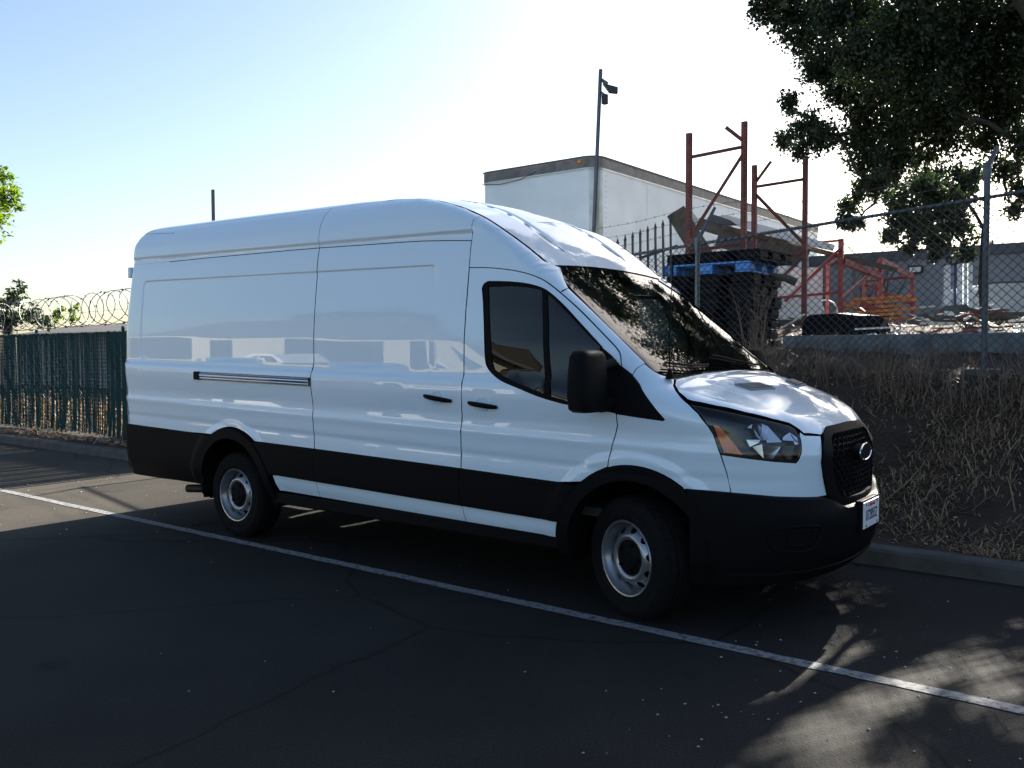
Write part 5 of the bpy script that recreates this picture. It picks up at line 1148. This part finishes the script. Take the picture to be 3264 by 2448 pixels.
def crown(name, blobs, n_per, size, mat, parent, sub=11, spread=.36, seed=1):
    R = np.random.default_rng(seed); allP = []
    for (x, y, z, r) in blobs:
        ns = max(4, int(sub)); c = R.normal(0, 1, (ns, 3)); c = c / np.linalg.norm(c, axis=1, keepdims=True) * (R.random((ns, 1)) ** .5) * r * .85 + np.array([x, y, z])
        n = int(n_per * r * r) + 20; k = R.integers(0, ns, n); p = c[k] + R.normal(0, r * spread * .55, (n, 3)); allP.append(p)
    P = np.concatenate(allP); n = len(P); L = R.uniform(.6, 1.25, (n, 1)) * size; W_ = L * R.uniform(.38, .6, (n, 1))
    d = R.normal(0, 1, (n, 3)); d /= np.linalg.norm(d, axis=1, keepdims=True); e = np.cross(d, R.normal(0, 1, (n, 3))); e /= np.linalg.norm(e, axis=1, keepdims=True); nn = np.cross(d, e)
    Q = np.stack([P - d * L, P - e * W_ + nn * W_ * .25, P + d * L, P + e * W_ + nn * W_ * .25], 1).reshape(-1, 3)
    return quads_obj(name, Q, 4, mat, parent)
def limbs(name, base, fork, blobs, r0, parent, seed=2, rmin=.012, every=1, twigs=3):
    R = random.Random(seed); mb = MB(); nodes = [Vector(f) for f in fork]
    b = Vector(base); pts = [b] + nodes; mb.tube([pts[0], pts[0].lerp(pts[1], .5) + Vector((R.gauss(0, .05), R.gauss(0, .05), 0)), pts[1]], [r0, r0 * .85, r0 * .75], 12)
    for a, c in zip(nodes[:-1], nodes[1:]): mb.tube([a, a.lerp(c, .5) + Vector((R.gauss(0, .15), R.gauss(0, .15), R.gauss(0, .1))), c], [r0 * .6, r0 * .5, r0 * .42], 9)
    done = list(nodes)
    for x, y, z, r in sorted(blobs, key=lambda q: min((Vector(q[:3]) - n_).length for n_ in nodes))[::every]:
        t = Vector((x, y, z)); s = min(done, key=lambda q: (q - t).length + .25 * max(0, q.z - t.z)); d = (t - s).length
        m1 = s.lerp(t, .4) + Vector((R.gauss(0, .08), R.gauss(0, .08), R.gauss(.03, .08))) * d; m2 = s.lerp(t, .75) + Vector((R.gauss(0, .06), R.gauss(0, .06), R.gauss(.02, .05))) * d
        w = max(rmin, min(r0 * .4, .016 + .02 * d)); mb.tube([s, m1, m2, t], [w, w * .75, w * .5, w * .3], 6); done.append(t)
        for _ in range(twigs):
            q = Vector((R.gauss(0, 1), R.gauss(0, 1), R.gauss(-.1, .8))).normalized() * r * 1.0; mb.tube([t, t + q * .5 + Vector((R.gauss(0, .05), 0, R.gauss(0, .05))), t + q], [w * .3, w * .2, .003], 4, False)
    return mb.build(name, BARK, parent, True)
T_ = thing('oak_tree', 'big dark oak overhanging the fence at the upper right', 'tree', (1.2, 9.9, 2.0))
crown('crown', OAKB, 10000, .043, OAKL, T_, sub=20, spread=.46, seed=5); 
crown('crown', OAKX, 1700, .065, OAKL, T_, sub=16, seed=6)
limbs('trunk', (1.9, 9.8, 1.7), [(1.75, 9.6, 4.1), (.9, 9.2, 5.6), (.1, 8.8, 7.2)], OAKB + OAKX, .26, T_, 4, twigs=7)
T_ = thing('slim_tree', 'smaller olive green tree standing behind the oak branches', 'tree', (-2.4, 15.0, 1.9))
crown('crown', OAK2, 4600, .058, OAKL, T_, sub=12, seed=8); limbs('trunk', (-1.40, 17.9, 1.8), [(-1.42, 17.7, 4.3), (-1.75, 16.6, 5.0)], OAK2, .07, T_, 5)
T_ = thing('round_bush', 'small rounded bushy tree peeking over the grey roof', 'tree', (-4.0, 31, 1.9)); crown('crown', BUSH, 1400, .06, OAKL, T_, seed=9)
limbs('trunk', (BUSH[0][0], BUSH[0][1], 1.9), [(BUSH[0][0], BUSH[0][1], 4.2)], BUSH, .1, T_, 6)
T_ = thing('distant_tree', 'small distant tree top between the rack posts', 'tree', (MIDT[0][0], MIDT[0][1], 1)); crown('crown', MIDT, 1500, .07, OAKL, T_, seed=10); limbs('trunk', (MIDT[0][0], MIDT[0][1], 1), [(MIDT[0][0], MIDT[0][1], 4)], MIDT, .1, T_, 7)
T_ = thing('lime_green_tree', 'bright yellow green tree cut by the left edge', 'tree', (LIME[0][0], LIME[0][1], .1)); crown('crown', LIME, 1600, .06, LIMEL, T_, sub=12, seed=11); limbs('trunk', (LIME[0][0] - .5, LIME[0][1], .1), [(LIME[0][0] - .4, LIME[0][1], 3.5), (LIME[0][0] - .2, LIME[0][1], 4.8)], LIME, .14, T_, 8)
T_ = thing('dark_round_tree', 'dark bushy tree behind the razor wire on the left', 'tree', (DARKT[0][0], DARKT[0][1], .1)); crown('crown', DARKT, 1500, .07, OAKL, T_, sub=12, seed=12); limbs('trunk', (DARKT[0][0], DARKT[0][1], .1), [(DARKT[0][0], DARKT[0][1], 2.6)], DARKT, .16, T_, 9)
for b, lab, sd in ((SM1, 'left one of two small distant treetops seen through the razor coil', 13), (SM2, 'right one of two small distant treetops seen through the razor coil', 14)):
    T_ = thing('small_tree', lab, 'tree', (b[0][0], b[0][1], .1), 'small distant treetops'); crown('crown', b, 1100, .08, LIMEL, T_, sub=8, seed=sd); limbs('trunk', (b[0][0], b[0][1], .1), [(b[0][0], b[0][1], 2.6)], b, .1, T_, sd)
T_ = thing('bare_shrub', 'bare twiggy shrub above the grey roof left of the oak', 'shrub', (-5.2, 23, 2))
mb = MB()
for _ in range(16):
    p = [Vector((-5.0 + random.gauss(0, .25), 23 + random.gauss(0, .2), 2.0))]; d = Vector((random.gauss(0, .25), random.gauss(0, .2), 1)).normalized()
    for k in range(7): d = (d + Vector((random.gauss(0, .16), random.gauss(0, .12), .02))).normalized(); p.append(p[-1] + d * .45)
    mb.tube(p, [.03, .025, .02, .016, .012, .009, .006, .004], 4, False)
    for k in (3, 4, 5, 6): q = Vector((random.gauss(0, 1), random.gauss(0, 1), .8)).normalized(); mb.tube([p[k], p[k] + q * .4, p[k] + q * .65 + Vector((0, 0, .1))], [.008, .006, .003], 3, False)
mb.build('twigs', BARK, T_)
# ================================================================== what the van mirrors: the lot across the way
T_ = thing('cream_building', 'cream single-storey building with brown hip roof across the lot', 'building', (-24, -22, 0))
bx0, bx1, by = -46.0, -10.5, -19.0
mb = MB(); mb.box((bx0, by - 12, 0), (bx1, by, 3.6)); mb.build('wall', CREAM, T_)
mb = MB(); e = .8; mb.add([(bx0 - e, by + e, 3.55), (bx1 + e, by + e, 3.55), (bx1 + e, by - 12 - e, 3.55), (bx0 - e, by - 12 - e, 3.55), (bx0 + 6, by - 6, 6.2), (bx1 - 6, by - 6, 6.2)], [(0, 1, 5, 4), (1, 2, 5), (2, 3, 4, 5), (3, 0, 4), (3, 2, 1, 0)]); RFO = mb.build('roof', ROOFB, T_)
mb = MB(); gxx = bx1 - 6.5; mb.add([(gxx - 1.3, by - 3.0, 4.75), (gxx + 1.3, by - 3.0, 4.75), (gxx, by - 3.1, 5.55), (gxx, by - 5, 5.55)], [(0, 1, 2), (0, 2, 3), (1, 3, 2)]); mb.build('gable_vent', GREYTRIM, RFO)
mb = MB(); mb.box((bx0 - e, by + e - .05, 3.38), (bx1 + e, by + e + .03, 3.60)); mb.build('eave_board', GREYTRIM, T_)
for k, (xw, w, z0, z1) in enumerate([(-12.3, 1.4, .9, 2.1), (-15.0, 2.3, 0, 2.4), (-18.2, 1.2, .9, 2.1), (-23.4, 5.6, 0, 2.35), (-30.5, 1.6, .9, 2.1), (-36.2, 7.0, 0, 2.45), (-43.0, 2.0, .9, 2.1)]):
    mb = MB(); mb.box((xw - w / 2, by - .3, z0), (xw + w / 2, by + .012, z1)); mb.build('doorway' if z0 == 0 else 'window', DARKG, T_)
T_ = thing('far_tree', 'broad tree behind the cream building across the lot', 'tree', (-36, -34, 0))
FB = [(-36 + 6 * math.cos(a * 1.1), -34 + 2 * math.sin(a * 2.3), 6 + 2.6 * math.sin(a * 1.7), 2.4) for a in range(12)]
crown('crown', FB, 90, .22, OAKL, T_, sub=10, seed=20); limbs('trunk', (-36, -34, 0), [(-36, -34, 4)], FB, .4, T_, 21)
T_ = thing('utility_pole', 'wooden utility pole across the lot', 'pole', (-8.5, -30, 0)); mb = MB(); mb.tube([(-8.5, -30, 0), (-8.5, -30, 10)], [.16, .11], 10); mb.build('pole', BARK, T_); mb = MB(); mb.bar((-9.6, -30, 9.3), (-7.4, -30, 9.3), .1, .1); mb.build('cross_arm', BARK, T_)

def parked_car(name, label, x, y, col, L=4.6):
    T_ = thing(name, label, 'car', (x, y, 0), 'cars parked across the lot')
    mt = M(name + '_paint', col, .3, coat=1.)
    pr = [(0, .35), (.02, .62), (.10, .72), (.95, .88), (1.55, 1.36), (2.0, 1.46), (2.9, 1.45), (3.6, 1.12), (4.4, 1.0), (4.58, .80), (4.6, .40), (4.3, .28), (.25, .26)]
    mb = MB(); mb.prism([(x + a, y, z) for a, z in pr], (0, -.86, 0), (0, .86, 0)); o = mb.build('car_body', mt, T_)
    for sg in (-1, 1):
        for q in ([(1.10, .92), (1.62, 1.32), (2.22, 1.40), (2.22, .93)], [(2.30, .93), (2.30, 1.40), (2.88, 1.38), (3.42, 1.10), (3.42, .96)]):
            mb = MB(); mb.prism([(x + a, y + sg * .866, z) for a, z in q], (0, -.004, 0), (0, .004, 0)); mb.build('car_window', DARKG, T_)
        for wx in (.85, 3.70): mb = MB(); mb.tube([(x + wx, y + sg * .70, .32), (x + wx, y + sg * .88, .32)], .32, 20); mb.build('car_wheel', RUBBER, T_)
parked_car('silver_car', 'silver saloon car parked across the lot facing the cream building', -13.5, -12.5, (.55, .57, .60)); parked_car('white_car', 'white saloon car parked across the lot near the wide doorway', -21.5, -13.5, (.75, .76, .78)); parked_car('dark_car', 'dark blue saloon car parked far along the lot', -30.5, -14, (.02, .03, .06))
